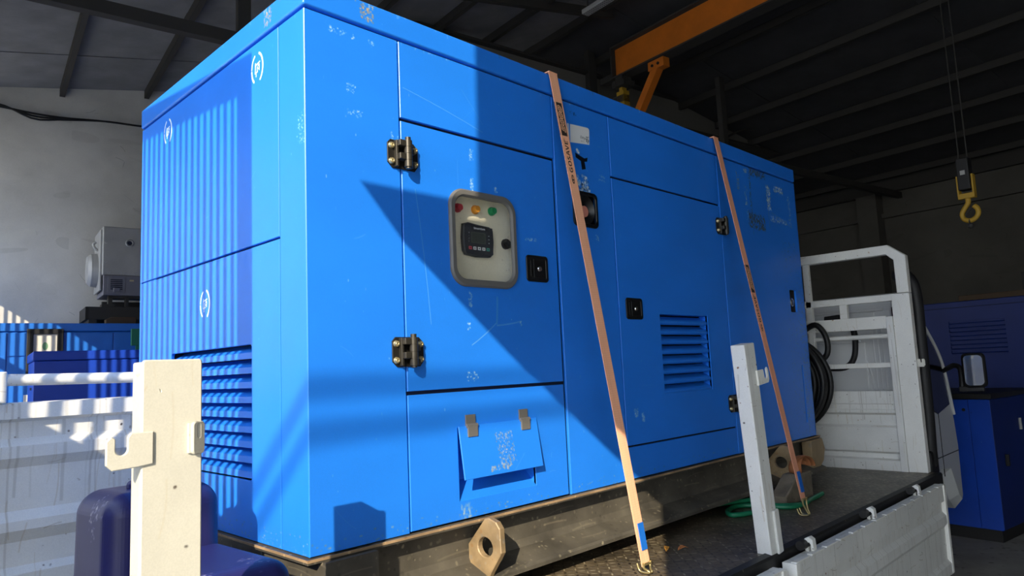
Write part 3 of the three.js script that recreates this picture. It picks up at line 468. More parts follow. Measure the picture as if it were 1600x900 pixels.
function lash(label, A, B, width, texts, tagAt, rgb, end) {
  const len = new THREE.Vector3(...A).distanceTo(new THREE.Vector3(...B));
  const t = thing('lashing_strap', label, 'strap', [0, 0, 0], 0, 'orange lashing straps over the generator');
  t.position.set(B[0], 0.88, B[2]);
  const sh = (g) => g.translate(-B[0], -0.88, -B[2]);
  const f = 1.0, mat = std({ map: strapTex(texts, len, rgb), roughness: 0.75, bumpMap: B512, bumpScale: 0.0006 }), plain = std({ color: new THREE.Color(rgb[0] / 255, rgb[1] / 255, rgb[2] / 255).convertSRGBToLinear(), roughness: 0.75 });
  const E0 = [A[0] + (B[0] - A[0]) * end, A[1] + (B[1] - A[1]) * end, A[2] + (B[2] - A[2]) * end];
  obj('webbing', sh(band(A, E0, width, 0.0035, [1, 0, 0])), mat, t);
  obj('roof_webbing', sh(bx(A[0] - width / 2, A[0] + width / 2, 2.8415, 2.8455, -Wd, A[2] + 0.003)), plain, t);
  const at = (q) => [A[0] + (B[0] - A[0]) * q, A[1] + (B[1] - A[1]) * q, A[2] + (B[2] - A[2]) * q + 0.005];
  const [q0, q1] = tagAt.map((v) => v / len);
  obj('blue_tag', sh(band(at(q0).map((v, i) => v + (i === 0 ? 0.006 : 0)), at(q1).map((v, i) => v + (i === 0 ? 0.004 : 0)), width * 0.66, 0.003, [1, 0, 0])), std({ color: '#1468c8', roughness: 0.6 }), t);
  const e = E0, hk = [];
  const f1 = e[1] - B[1] - 0.006;
  for (const s of [-1, 1]) hk.push(tube([[e[0] + s * 0.02, e[1] + 0.012, e[2] + 0.006], [e[0] + s * 0.02, e[1] - f1 * 0.15, e[2] + 0.004], [e[0] + s * 0.011, e[1] - f1 * 0.6, e[2] + 0.012], [e[0] + s * 0.007, e[1] - f1 * 0.9, e[2] + 0.02], [e[0] + s * 0.009, B[1] + 0.006, e[2] + 0.008], [e[0] + s * 0.012, B[1] + 0.01, e[2] - 0.02], [e[0] + s * 0.013, B[1] + 0.034, e[2] - 0.03]], 0.0045, 30, 8));
  hk.push(cyl([e[0] - 0.024, e[1] + 0.006, e[2] + 0.004], [e[0] + 0.024, e[1] + 0.006, e[2] + 0.004], 0.005, 8));
  obj('wire_hook', hk.map((g) => sh(g)), M.wire, t);
  return t;
}
lash('wide salmon orange lashing strap with boxed 5000 print, nearer the control window', [1.115, 2.8435, 0.014], [1.2, 0.882, 0.268], 0.05, [['5000', 0.135, 0.282, true], ['GOSAVE', 0.3, 0.486, false]], [1.8, 1.895], [255, 184, 146], 0.985);
lash('farther orange lashing strap between the far door and the socket, dulled and darker print', [2.448, 2.8435, 0.014], [2.412, 0.882, 0.352], 0.048, [['5000', 0.759, 0.914, true], ['GOSAVE', 0.928, 1.123, false]], [1.78, 1.877], [236, 164, 132], 0.962);

// ------------------------------------------------------------------ the truck
{
  const tr = thing('flatbed_truck', 'white flatbed truck carrying the blue generator, tread plate bed and tubular headboard', 'truck', [0, 0, 0]);
  const bed = obj('bed_floor', tri(bx(-0.62, 4.06, 0.85, 0.88, -1.7, 0.485), 0.96), M.tread, tr);
  obj('side_rail', [tri(alongX([[0.485, 0.885], [0.512, 0.88], [0.516, 0.87], [0.516, 0.74], [0.47, 0.74], [0.47, 0.86]], -0.62, 4.06)), tri(bx(-0.62, 4.06, 0.74, 0.885, -1.73, -1.7)), tri(bx(-0.65, -0.62, 0.74, 0.885, -1.73, 0.51))], M.black, tr);
  obj('chassis', [bx(-0.4, 5.2, 0.55, 0.78, -0.95, -0.87), bx(-0.4, 5.2, 0.55, 0.78, -0.33, -0.25), ...[0, 0.8, 1.6, 2.4, 3.2].map((x) => bx(x, x + 0.08, 0.76, 0.85, -1.69, 0.46))], M.iron, tr);
  const tyre = (x, z, w) => { const g = new THREE.LatheGeometry([[0.17, -w / 2], [0.3, -w / 2], [0.33, -w / 2 + 0.03], [0.335, 0], [0.33, w / 2 - 0.03], [0.3, w / 2], [0.17, w / 2]].map((p) => new THREE.Vector2(...p)), 28); g.rotateX(Math.PI / 2).translate(x, 0.335, z); return g; };
  for (const [x, z, w] of [[0.55, -1.3, 0.38], [0.55, 0.1, 0.38], [5.0, -1.32, 0.2], [5.0, 0.1, 0.2]]) { const wl = obj('wheel', tyre(x, z, w), M.rubber, tr); obj('rim', [cyl([x, 0.335, z - w * 0.4], [x, 0.335, z + w * 0.4], 0.175, 24)], M.silver, wl); }
  for (const x of [0.55, 5.0]) { obj('axle', cyl([x, 0.335, -1.3], [x, 0.335, 0.1], 0.045), M.iron, tr); for (const z of [-0.91, -0.29]) obj('spring_hanger', bx(x - 0.12, x + 0.12, 0.335, 0.56, z - 0.04, z + 0.04), M.iron, tr); }

  // stake post at the rear corner
  const p1 = obj('stake_post', [tri(zPanel((() => { const s = rrect(-0.594, -0.491, 0.62, 1.687, 0.006, new THREE.Shape()); s.holes.push(new THREE.Path().absarc(-0.567, 1.631, 0.003, 0, 7)); return s; })(), 0.492, 0.5, 0.0025)), bx(-0.594, -0.5, 0.62, 1.684, 0.447, 0.494, 0.004)], M.cream, tr);
  { const s = shp([[-0.576, 1.508], [-0.576, 1.563], [-0.612, 1.563]]); s.lineTo(-0.617, 1.556); s.lineTo(-0.617, 1.538); s.absarc(-0.6265, 1.537, 0.0095, 0, -Math.PI, true); s.lineTo(-0.636, 1.555); s.lineTo(-0.642, 1.56); s.lineTo(-0.65, 1.552); s.lineTo(-0.65, 1.513); s.lineTo(-0.64, 1.503); s.lineTo(-0.6, 1.505);
    obj('hook_plate', tri(ext(s, 0.008, 0.0015).translate(0, 0, 0.497)), M.cream, p1); }
  { const s = rrect(-0.514, -0.484, 1.516, 1.574, 0.008, new THREE.Shape()); s.holes.push(rrect(-0.503, -0.496, 1.545, 1.57, 0.003));
    obj('keeper_plate', [tri(ext(s, 0.007, 0.0015).rotateY(0.5).translate(-0.24, 0, 0.262).translate(0, 0, 0)).translate(0.176, 0, -0.001), bx(-0.518, -0.497, 1.518, 1.572, 0.499, 0.506, 0.002)], M.cream, p1); }
  // middle stake post, leaning a little to the rear
  {
    const p2 = obj('stake_post', [tri(bx(-0.043, 0.043, 0, 0.83, -0.06, 0, 0.004)), bx(0.0, 0.043, 0.0, 0.17, 0.0, 0.012, 0.006)], M.greywhite, tr);
    p2.position.set(1.728, 0.875, 0.512); p2.rotation.z = 0.107;
    const s = shp([[0.02, 0.66], [0.02, 0.72], [0.075, 0.718]]); s.lineTo(0.078, 0.694); s.absarc(0.09, 0.69, 0.012, Math.PI, 0, false); s.lineTo(0.1, 0.716); s.lineTo(0.11, 0.722); s.lineTo(0.118, 0.712); s.lineTo(0.118, 0.672); s.lineTo(0.108, 0.66);
    s.holes.push(new THREE.Path().absarc(0.05, 0.69, 0.008, 0, 7));
    obj('hook_plate', tri(ext(s, 0.008, 0.0015)).translate(0, 0, 0.001), M.white, p2);
  }
  // headboard at the front of the bed
  {
    const X0 = 4.0, X1 = 4.06, hb = obj('headboard', [tri(xPanel(shp([[-0.454, 2.02], [-0.454, 2.262], [-0.352, 2.342], [1.55, 2.342], [1.65, 2.262], [1.65, 0.88], [1.56, 0.88], [1.56, 2.2], [1.5, 2.28], [-0.338, 2.28], [-0.382, 2.24], [-0.382, 2.02]]), X0, X1, 0.004)), tri(bx(X0, X1, 0.88, 2.017, 0.345, 0.454, 0.004))], M.white, tr);
    obj('inner_stile', [tri(bx(X0 - 0.01, X0 + 0.03, 0.88, 1.874, 0.303, 0.344, 0.003))], M.greywhite, hb);
    for (const [y0, y1, z1, x0] of [[1.974, 2.019, 0.381, X0 + 0.004], [1.797, 1.88, 0.303, X0], [1.543, 1.575, 0.303, X0 + 0.006]]) obj('cross_bar', tri(bx(x0, x0 + 0.04, y0, y1, -1.56, z1, 0.003)), M.white, hb);
    obj('round_bar', cyl([X0 + 0.02, 1.749, -1.56], [X0 + 0.02, 1.749, 0.303], 0.0155, 14), M.white, hb);
    obj('mullion', tri(bx(X0 + 0.004, X0 + 0.04, 1.88, 1.974, 0.012, 0.062, 0.003)), M.white, hb);
    obj('mullion', tri(bx(X0 + 0.004, X0 + 0.04, 1.575, 2.28, -0.215, -0.175, 0.003)), M.white, hb);
    const cor = [[1.391, 0], [1.31, 0], [1.305, 0.006], [1.275, 0.006], [1.27, 0], [1.25, 0], [1.235, 0.022], [1.17, 0.022], [1.155, 0], [1.03, 0], [1.0, 0.004], [0.985, 0.028], [0.955, 0.028], [0.945, 0], [0.88, 0]];
    const pts = [...cor.map(([y, d]) => [X0 + 0.002 + d, y]), [X0 + 0.045, 0.88], [X0 + 0.045, 1.391]];
    obj('corrugated_panel', tri(ext(shp(pts), 1.86).translate(0, 0, -1.56)), M.greywhite, hb);
    const hk = shp([[0, 0], [0, 0.05], [0.016, 0.05], [0.018, 0.028], [0.03, 0.028], [0.032, 0.05], [0.046, 0.05], [0.05, 0.04], [0.05, 0.012], [0.04, 0]]);
    obj('hook_plate', tri(ext(hk, 0.008, 0.001).rotateY(-0.6).translate(X0 + 0.03, 1.54, 0.452)), M.white, hb);
  }
  // dropsides hanging open on the near side
  function dropside(x0, x1) {
    const Zt = 0.535, pr = [[0.02, 0], [0.048, -0.004], [0.05, -0.09], [0.034, -0.1], [0.032, -0.15], [0.052, -0.172], [0.054, -0.215], [0.036, -0.24], [0.034, -0.42], [0.052, -0.44], [0.053, -0.5], [0.0, -0.5], [0, 0]];
    const d = obj('dropside', tri(alongX(pr.map(([z, y]) => [Zt + z, 0.85 + y]), x0 + 0.03, x1 - 0.03)), M.greywhite, tr);
    obj('end_cap', tri(bx(x0, x0 + 0.035, 0.35, 0.851, Zt - 0.002, Zt + 0.056, 0.003)), M.white, d);
    obj('end_cap', tri(bx(x1 - 0.035, x1, 0.35, 0.851, Zt - 0.002, Zt + 0.056, 0.003)), M.white, d);
    obj('top_lip', [...Array.from({ length: 14 }, (_, i) => { const s = (x1 - x0) / 14; return tri(bx(x0 + i * s + 0.01, x0 + (i + 1) * s - 0.01, 0.848, 0.855, Zt + 0.03, Zt + 0.052, 0.002)); })], M.white, d);
    const n = 3; for (let i = 0; i < n; i++) {
      const x = x0 + (x1 - x0) * (0.105 + i * 0.345), h = obj('hinge', [cyl([x - 0.05, 0.878, 0.535], [x + 0.012, 0.878, 0.535], 0.019, 16)], M.black, d);
      const hs = shp([[0.0, -0.035], [0.005, 0.02], [0.02, 0.03], [0.037, 0.022], [0.042, 0.0], [0.035, -0.035], [0.022, -0.035], [0.026, 0.0], [0.02, 0.01], [0.014, 0.0], [0.014, -0.035]]);
      obj('hinge_strap', tri(ext(hs, 0.034, 0.002).rotateY(Math.PI / 2).translate(x - 0.01, 0.878, 0.575)), M.white, h);
    }
  }
  dropside(1.72, 3.81); dropside(-0.5, 1.64);
  // ribbed gate section standing at the rear, with a round top rail
  {
    const zf = -0.72, rib = [[0, 1.608], [0.03, 1.605], [0.032, 1.56], [0.004, 1.55], [0.004, 1.502], [0.026, 1.48], [0.026, 1.445], [0.004, 1.415], [0.004, 1.29], [0.024, 1.262], [0.026, 1.235], [0.004, 1.2], [0.004, 1.13], [0.024, 1.11], [0.024, 1.07], [0.004, 1.04], [0.004, 0.96], [0.03, 0.95], [0.03, 0.885], [-0.03, 0.885], [-0.03, 1.608]];
    const rg = obj('rear_gate_section', tri(alongX(rib.map(([z, y]) => [zf - 0.03 + z, y]), -0.62, -0.08)), M.greywhite, tr);
    obj('top_rail', [tri(cyl([-0.62, 1.676, zf], [-0.08, 1.668, zf], 0.0175, 16), 1)], M.white, rg);
    obj('rail_post', bx(-0.625, -0.58, 1.608, 1.7, zf - 0.02, zf + 0.02, 0.004), M.white, rg);
    obj('rail_post', bx(-0.12, -0.08, 1.608, 1.69, zf - 0.02, zf + 0.02, 0.004), M.white, rg);
  }
  // cab
  {
    const side = shp([[4.3, 0.72], [4.3, 1.93], [4.35, 2.02], [4.48, 2.06], [4.68, 2.05], [4.86, 1.86], [5.21, 1.58], [5.42, 1.12], [5.46, 0.9], [5.44, 0.5], [5.36, 0.42], [5.24, 0.5], [5.1, 0.7], [4.9, 0.72], [4.7, 0.5], [4.5, 0.48], [4.42, 0.7]]);
    const cab = obj('cab', ext(side, 1.78, 0.06).translate(0, 0, -1.48), M.cab, tr);
    obj('side_window', ext(shp([[4.45, 1.3], [4.45, 1.96], [4.62, 1.96], [4.8, 1.82], [5.15, 1.55], [5.28, 1.22], [4.95, 1.17]]), 0.012, 0.004).translate(0, 0, 0.292), M.darkglass, cab);
    obj('pillar_trim', tube([[4.52, 2.0, 0.3], [4.86, 1.8, 0.304], [5.19, 1.54, 0.304], [5.37, 1.14, 0.302]], 0.012, 30, 8), M.cab, cab);
    obj('rear_corner', ext(shp([[4.28, 1.2], [4.28, 1.95], [4.4, 1.98], [4.4, 1.3]]), 0.05, 0.006).translate(0, 0, 0.255), M.rubber, cab);
    obj('door_seam', [bx(4.95, 4.957, 0.72, 1.2, 0.298, 0.303), bx(4.45, 5.4, 0.86, 0.866, 0.298, 0.303)], M.rubber, cab);
    for (const [z0, z1, y0, y1] of [[-1.2, -0.12, 1.84, 1.95], [-0.05, 0.14, 1.82, 1.93], [-0.35, 0.06, 1.1, 1.72], [-0.3, -0.1, 1.08, 1.36], [-0.05, 0.1, 1.08, 1.36]]) obj('pressed_rib', new RoundedBoxGeometry(0.016, y1 - y0, z1 - z0, 3, 0.007).translate(4.3, (y0 + y1) / 2, (z0 + z1) / 2), M.cab, cab);
    obj('pressed_rib', tube([[4.302, 1.76, 0.02], [4.302, 1.66, 0.03], [4.302, 1.5, 0.08], [4.302, 1.1, 0.09]], 0.008, 20, 8), M.cab, cab);
    for (const z of [0.12, 0.15, 0.18]) obj('pressed_rib', cyl([4.302, 1.1, z], [4.302, 1.86, z - 0.01], 0.006, 8), M.cab, cab);
    obj('rear_roof_edge', bx(4.285, 4.33, 1.93, 1.95, -1.44, 0.2, 0.006), M.cab, cab);
    obj('window_rubber', tube([[4.295, 1.9, -0.2], [4.295, 1.9, -0.08], [4.295, 1.85, -0.02], [4.295, 1.62, -0.02], [4.295, 1.55, -0.08], [4.295, 1.55, -0.3]], 0.022, 40, 8), M.rubber, cab);
    const mr = obj('mirror_arm', tube([[5.24, 1.47, 0.27], [5.2, 1.5, 0.34], [5.12, 1.52, 0.4], [5.06, 1.5, 0.45], [5.03, 1.42, 0.46], [5.02, 1.36, 0.46]], 0.019, 30, 10), M.rubber, tr);
    const mg = (w, h, d, r) => new RoundedBoxGeometry(d, h, w, 4, r).rotateY(0.1).translate(5.0, 1.485, 0.552);
    obj('mirror_housing', mg(0.15, 0.25, 0.07, 0.034), M.rubber, mr);
    { const s = rrect(-0.058, 0.058, -0.108, 0.108, 0.03, new THREE.Shape()); obj('mirror_glass', ext(s, 0.004).rotateY(-Math.PI / 2).translate(-0.036, 0, 0).rotateY(0.1).translate(5.0, 1.485, 0.552), M.mirror, mr); }
    obj('mirror_bracket', [bx(5.0, 5.03, 1.33, 1.37, 0.44, 0.6, 0.008)], M.rubber, mr);
    obj('air_intake', [tube([[4.2, 0.9, 0.42], [4.2, 1.2, 0.43], [4.2, 1.7, 0.435], [4.2, 2.0, 0.435], [4.2, 2.1, 0.42], [4.21, 2.15, 0.38], [4.23, 2.16, 0.32]], 0.042, 50, 12), bx(4.12, 4.28, 0.84, 1.0, 0.3, 0.45, 0.02)], M.rubber, tr);
  }
}

// ------------------------------------------------------------------ things on the truck bed
function jerrycan(label, pos, tilt, size) {
  const [w, h, d] = size, t = thing('jerrycan', label, 'jerrycan', pos, tilt[1], 'blue jerrycans behind the rear post'), R = Math.min(w, d) * 0.22;
  const body = new RoundedBoxGeometry(w, h, d, 6, R), p = body.attributes.position;
  for (let i = 0; i < p.count; i++) { const y = p.getY(i) / h + 0.5, k = 1 - 0.08 * Math.max(0, y - 0.75) / 0.25 + 0.02 * Math.sin(y * 9); p.setX(i, p.getX(i) * k); p.setZ(i, p.getZ(i) * k); }
  body.computeVertexNormals(); const place = (g) => { if (tilt[0]) g.rotateX(tilt[0]); return g.translate(0, tilt[0] ? d / 2 : h / 2, 0); };
  obj('body', place(tri(body)), M.plastic, t);
  obj('handle', place(new RoundedBoxGeometry(w * 0.5, 0.03, 0.034, 3, 0.012).translate(0.02, h * 0.5 + 0.004, 0)), M.plastic, t);
  obj('cap', place(new THREE.CylinderGeometry(0.035, 0.037, 0.03, 20).translate(w * 0.3, h * 0.5, d * 0.1)), M.rubber, t);
  return t;
}
jerrycan('scuffed dark blue plastic jerrycan standing upright behind the rear white post', [-0.32, 0.88, -0.29], [0, 0.12], [0.31, 0.49, 0.25]);
jerrycan('dark blue plastic jerrycan lying on its side below the louvred end of the generator', [-0.3, 0.88, 0.075], [-Math.PI / 2, 0.0], [0.23, 0.4, 0.35]);
{
  const t = thing('garden_hose', 'green garden hose lying in loose loops on the tread plate bed', 'hose', [2.5, 0.88, 0.02]);
  const q = [[0.43, 0.02, 0.2], [0.3, 0.013, 0.2], [0.04, 0.013, 0.2], [-0.06, 0.013, -0.02], [-0.22, 0.013, -0.01], [-0.29, 0.013, 0.05], [-0.2, 0.013, 0.1], [-0.05, 0.014, 0.11], [0.02, 0.013, 0.12], [0.05, 0.016, 0.1], [0.06, 0.03, 0.04], [-0.12, 0.036, -0.05], [-0.25, 0.036, -0.1], [-0.12, 0.03, -0.18], [0.1, 0.02, -0.14], [0.02, 0.016, -0.02], [-0.02, 0.02, 0.1], [0.1, 0.014, 0.21], [0.2, 0.013, 0.215]];
  obj('hose', tube(q, 0.012, 160, 10), M.hose, t);
}
{
  const t = thing('support_block', 'grey weathered support block under the far end of the generator base', 'block', [2.78, 0.88, 0.147]);
  obj('block', tri(zPanel(shp([[-0.2, 0], [0.14, 0], [0.14, 0.14], [-0.04, 0.14], [-0.14, 0.08], [-0.2, 0.05]]), -0.055, 0.03, 0.006), 0.5), M.block, t);
  const b = thing('strap_bundle', 'loose folded end of orange strap lying on the grey support block', 'strap', [2.84, 1.024, 0.15]);
  const om = std({ color: '#a4683f', roughness: 0.8 });
  for (let i = 0; i < 4; i++) { const a = rr(-0.4, 0.4), g = tri(new THREE.TorusGeometry(0.05 + 0.012 * i, 0.006, 6, 30, Math.PI * 1.2)); g.scale(1, 0.7, 3.4).rotateY(a).translate(rr(-0.03, 0.03), 0.03 - 0.004 * i, 0.0); obj('fold', g, om, b); }
  for (const [x, n] of [[0.35, 0], [1.85, 1], [3.1, 2]]) { const s = thing('timber_sleeper', ['dark timber sleeper under the near end of the generator base', 'dark timber sleeper under the middle of the generator base', 'dark timber sleeper under the far end of the generator base'][n], 'timber', [x, 0.88, -0.72], 0, 'timber sleepers under the generator base'); obj('sleeper', tri(bx(-0.1, 0.1, 0, 0.067, -0.66, 0.6, 0.004)), M.wood, s); }
}
for (const [x, z, r, n] of [[1.505, 0.157, 0.4, 0], [1.545, 0.205, -0.3, 1]]) {
  const s = new THREE.Shape(); s.moveTo(-0.028, 0); s.quadraticCurveTo(-0.01, 0.016, 0.012, 0.012); s.lineTo(0.03, 0.002); s.lineTo(0.01, -0.008); s.quadraticCurveTo(-0.01, -0.014, -0.028, 0);
  const g = new THREE.ExtrudeGeometry(s, { depth: 0.002, bevelEnabled: false, curveSegments: 8 }).rotateX(-Math.PI / 2), p = g.attributes.position;
  for (let i = 0; i < p.count; i++) p.setY(i, p.getY(i) + 0.006 * Math.cos(p.getX(i) * 60) + 0.006 + Math.abs(p.getZ(i)) * 0.5); g.computeVertexNormals();
  const m = obj(numbered('dry_leaf'), g, std({ color: n ? '#b3713c' : '#c98b33', roughness: 0.8 }), scene);
  m.position.set(x, 0.882, z); m.rotation.y = r; m.userData = { label: n ? 'curled brown dry leaf on the tread plate, the one farther from the strap' : 'yellowish dry leaf on the tread plate, the one nearer the strap', category: 'leaf', group: 'dry leaves on the truck bed' };
}
{
  const t = thing('cable_coil', 'thick coil of black cable hanging on the white headboard behind the generator', 'cable', [3.86, 1.15, -0.36]);
  for (let i = 0; i < 9; i++) { const g = new THREE.TorusGeometry(0.31 - 0.022 * (i % 3) + rr(-0.008, 0.008), 0.019, 10, 60).rotateY(Math.PI / 2); obj('cable_turn', g.translate(-0.13 + (i % 5) * 0.045 + rr(-0.008, 0.008), 0.31 + rr(-0.01, 0.01), rr(-0.01, 0.01)), M.cable, t); }
  obj('hanging_loop', tube([[0.1, 0.55, -0.1], [0.1, 0.66, 0.12], [0.1, 0.7, 0.22], [0.1, 0.62, 0.28], [0.1, 0.5, 0.28], [0.1, 0.44, 0.22]], 0.02, 40, 8), M.cable, t);
}

// ------------------------------------------------------------------ things in the shed, left
const at = (u, y, w) => wor(u, y, w);
{
  const g = thing('canopied_generator', 'blue canopied generator along the left wall, wide window in its side, alternator on its roof', 'generator', at(0, 0, -5.9), -TH);
  obj('canopy', [tri(bx(-1.6, 2.6, 0.2, 2.175, -1.0, -0.012, 0.01))], M.mid, g);
  obj('roof', [tri(bx(-1.62, 2.62, 2.178, 2.254, -1.02, 0.004, 0.01))], M.mid, g);
  obj('skid', [tri(bx(-1.6, 2.6, 0, 0.2, -0.98, -0.03))], M.black, g);
  const segs = [[-1.6, -0.545], [0.3, 0.535], [0.542, 1.4], [1.41, 2.6]];
  for (const [a, b] of segs) obj('side_panel', tri(bx(a + 0.004, b - 0.004, 0.25, 2.165, -0.012, 0, 0.002)), M.mid, g);
  obj('side_panel', tri(bx(-0.54, 0.294, 0.25, 1.945, -0.012, 0, 0.002)), M.mid, g);
  obj('side_panel', tri(zPanel(shp(rect(-0.54, 0.294, 1.955, 2.165), [rect(-0.37, -0.15, 1.957, 2.15)]), -0.012, 0)), M.mid, g);
  const wf = obj('window_frame', [bx(-0.4, -0.35, 1.75, 2.19, 0, 0.03, 0.006), bx(-0.165, -0.115, 1.75, 2.19, 0, 0.03, 0.006), bx(-0.4, -0.115, 2.15, 2.2, 0, 0.03, 0.006)], M.rubber, g);
  obj('window_panel', bx(-0.36, -0.155, 1.75, 2.16, 0, 0.008), std({ color: '#d9d5cc', roughness: 0.6 }), wf);
  obj('emblem', new THREE.CircleGeometry(0.028, 20).scale(0.8, 1.3, 1).translate(-0.257, 2.04, 0.0095), std({ color: '#6f9c78', roughness: 0.6 }), wf);
  obj('door_handle', [bx(-0.62, -0.56, 1.715, 1.75, 0, 0.03, 0.006)], M.rubber, g);
  obj('name_plate', [bx(-0.41, -0.365, 1.49, 1.6, 0.0, 0.006)], M.white, g);

  const d = thing('low_generator', 'lower dark navy generator canopy in front of the larger blue one', 'generator', at(0, 0, -4.6), -TH);
  obj('canopy', tri(bx(-0.405, 1.9, 0.15, 1.86, -0.75, 0, 0.006)), M.navy, d);
  obj('roof', tri(bx(-0.415, 1.91, 1.864, 1.936, -0.76, 0.01, 0.01)), M.navy, d);
  obj('skid', tri(bx(-0.4, 1.9, 0, 0.15, -0.74, -0.02)), M.black, d);
  for (const z of [-0.2, -0.32]) for (const y of [1.64, 1.69]) obj('vent', bx(-0.408, -0.404, y, y + 0.02, z - 0.08, z), M.core, d);

  const sk = thing('black_skid', 'black steel skid frame on top of the left blue generator', 'frame', at(0, 2.254, -6.5), -TH);
  obj('side_member', tri(bx(0.1, 1.7, 0.07, 0.2, 0.16, 0.2, 0.004)), M.iron, sk); obj('side_member', tri(bx(0.1, 1.7, 0.07, 0.2, -0.34, -0.3, 0.004)), M.iron, sk);
  obj('cross_member', [tri(bx(0.1, 0.14, 0.07, 0.2, -0.34, 0.2, 0.004)), tri(bx(1.6, 1.64, 0.07, 0.2, -0.34, 0.2, 0.004))], M.iron, sk);
  obj('foot', [tri(bx(0.13, 0.2, 0.0, 0.07, -0.34, 0.2)), tri(bx(1.5, 1.6, 0.0, 0.07, -0.34, 0.2))], M.iron, sk);
  obj('mount', [bx(0.3, 0.34, 0.2, 0.32, 0.1, 0.18, 0.003), bx(0.24, 0.36, 0.2, 0.23, 0.08, 0.2, 0.003), bx(0.46, 0.49, 0.2, 0.31, 0.1, 0.18), bx(0.3, 1.2, 0.29, 0.32, 0.1, 0.18), bx(0.66, 0.7, 0.2, 0.3, 0.1, 0.18), bx(1.1, 1.15, 0.2, 0.3, 0.1, 0.18), bx(0.3, 1.2, 0.2, 0.3, -0.32, -0.26)], M.iron, sk);

  const al = thing('alternator', 'silver grey alternator with vented terminal box on the black skid by the left wall', 'alternator', at(0, 2.574, -6.5), -TH);
  obj('terminal_box', tri(bx(0.24, 1.1, 0.21, 0.72, -0.3, 0.2, 0.012)), M.silver, al);
  obj('lower_case', tri(bx(0.25, 1.1, 0.0, 0.21, -0.28, 0.206, 0.008)), M.silverdark, al);
  obj('side_cover', [bx(0.22, 0.242, 0.05, 0.69, -0.28, 0.16, 0.008)], M.silver, al);
  const vent = obj('vent_plate', bx(0.29, 0.45, 0.03, 0.19, 0.206, 0.212, 0.002), M.silverdark, al);
  for (let i = 0; i < 6; i++) obj('vent_slot', bx(0.315, 0.425, 0.06 + i * 0.019, 0.071 + i * 0.019, 0.2115, 0.2135), M.core, vent);
  obj('vent_hood', bx(0.34, 0.4, 0.035, 0.075, 0.21, 0.235, 0.004), M.silverdark, vent);
  for (const [x, y] of [[0.3, 0.235], [0.43, 0.235], [0.54, 0.235], [0.27, 0.35], [0.27, 0.55], [0.64, 0.68]]) obj('bolt', cyl([x, y, 0.198], [x, y, 0.212], 0.014, 10), M.silver, al);
  obj('cable_gland', new THREE.TorusGeometry(0.032, 0.01, 8, 24).translate(0.487, 0.555, 0.203), M.silver, al);
  obj('gland_hole', cyl([0.487, 0.555, 0.195], [0.487, 0.555, 0.203], 0.03, 20), M.core, al);
  obj('rating_mark', bx(0.49, 0.53, 0.15, 0.165, 0.206, 0.208), M.bolt, al);
  obj('end_bell', [cyl([0.16, 0.29, -0.08], [0.225, 0.29, -0.08], 0.17, 30, 0.18), cyl([0.13, 0.29, -0.08], [0.16, 0.29, -0.08], 0.14, 30, 0.17)], M.silver, al);
  obj('lifting_eye', tube([[0.235, 0.48, 0.0], [0.19, 0.52, 0.0], [0.18, 0.56, 0], [0.2, 0.58, 0]], 0.014, 16, 8), M.silver, al);

  const wdg = thing('wooden_chock', 'short dark wooden chock on the blue generator roof in front of the skid', 'chock', at(0.36, 2.254, -6.1), -TH);
  obj('chock', tri(zPanel(shp([[-0.11, 0], [0.16, 0], [0.16, 0.075], [-0.06, 0.075], [-0.11, 0.05]]), -0.05, 0.05, 0.005)), M.wood, wdg);
  const gb = thing('green_stand', 'small green metal stand between the generators at left', 'stand', at(0.47, 0, -5.62), -TH);
  obj('head_plate', [bx(-0.06, 0.2, 2.02, 2.18, -0.02, 0.02, 0.004)], M.green, gb); obj('post', [bx(-0.02, 0.02, 0, 2.02, -0.015, 0.015)], M.green, gb); obj('foot', [bx(-0.1, 0.2, 0, 0.015, -0.12, 0.12)], M.green, gb);

  const wc = thing('wall_cable', 'sagging bundle of black cables along the left gable wall', 'cable', at(0, 4.55, -6.97), -TH);
  for (const o of [0, 1, 2]) obj('cable', tube([[-1.6, 0.06 + o * 0.02, 0.0], [-0.65, 0.07 + o * 0.012, 0.012], [-0.35, 0.05 - o * 0.03, 0.012], [-0.1, 0.05 - o * 0.012, 0.012], [0.3, 0.08, 0.012], [0.7, 0.09, 0.01], [2.5, 0.14, 0.0]], 0.011, 50, 6), M.cable, wc);
}

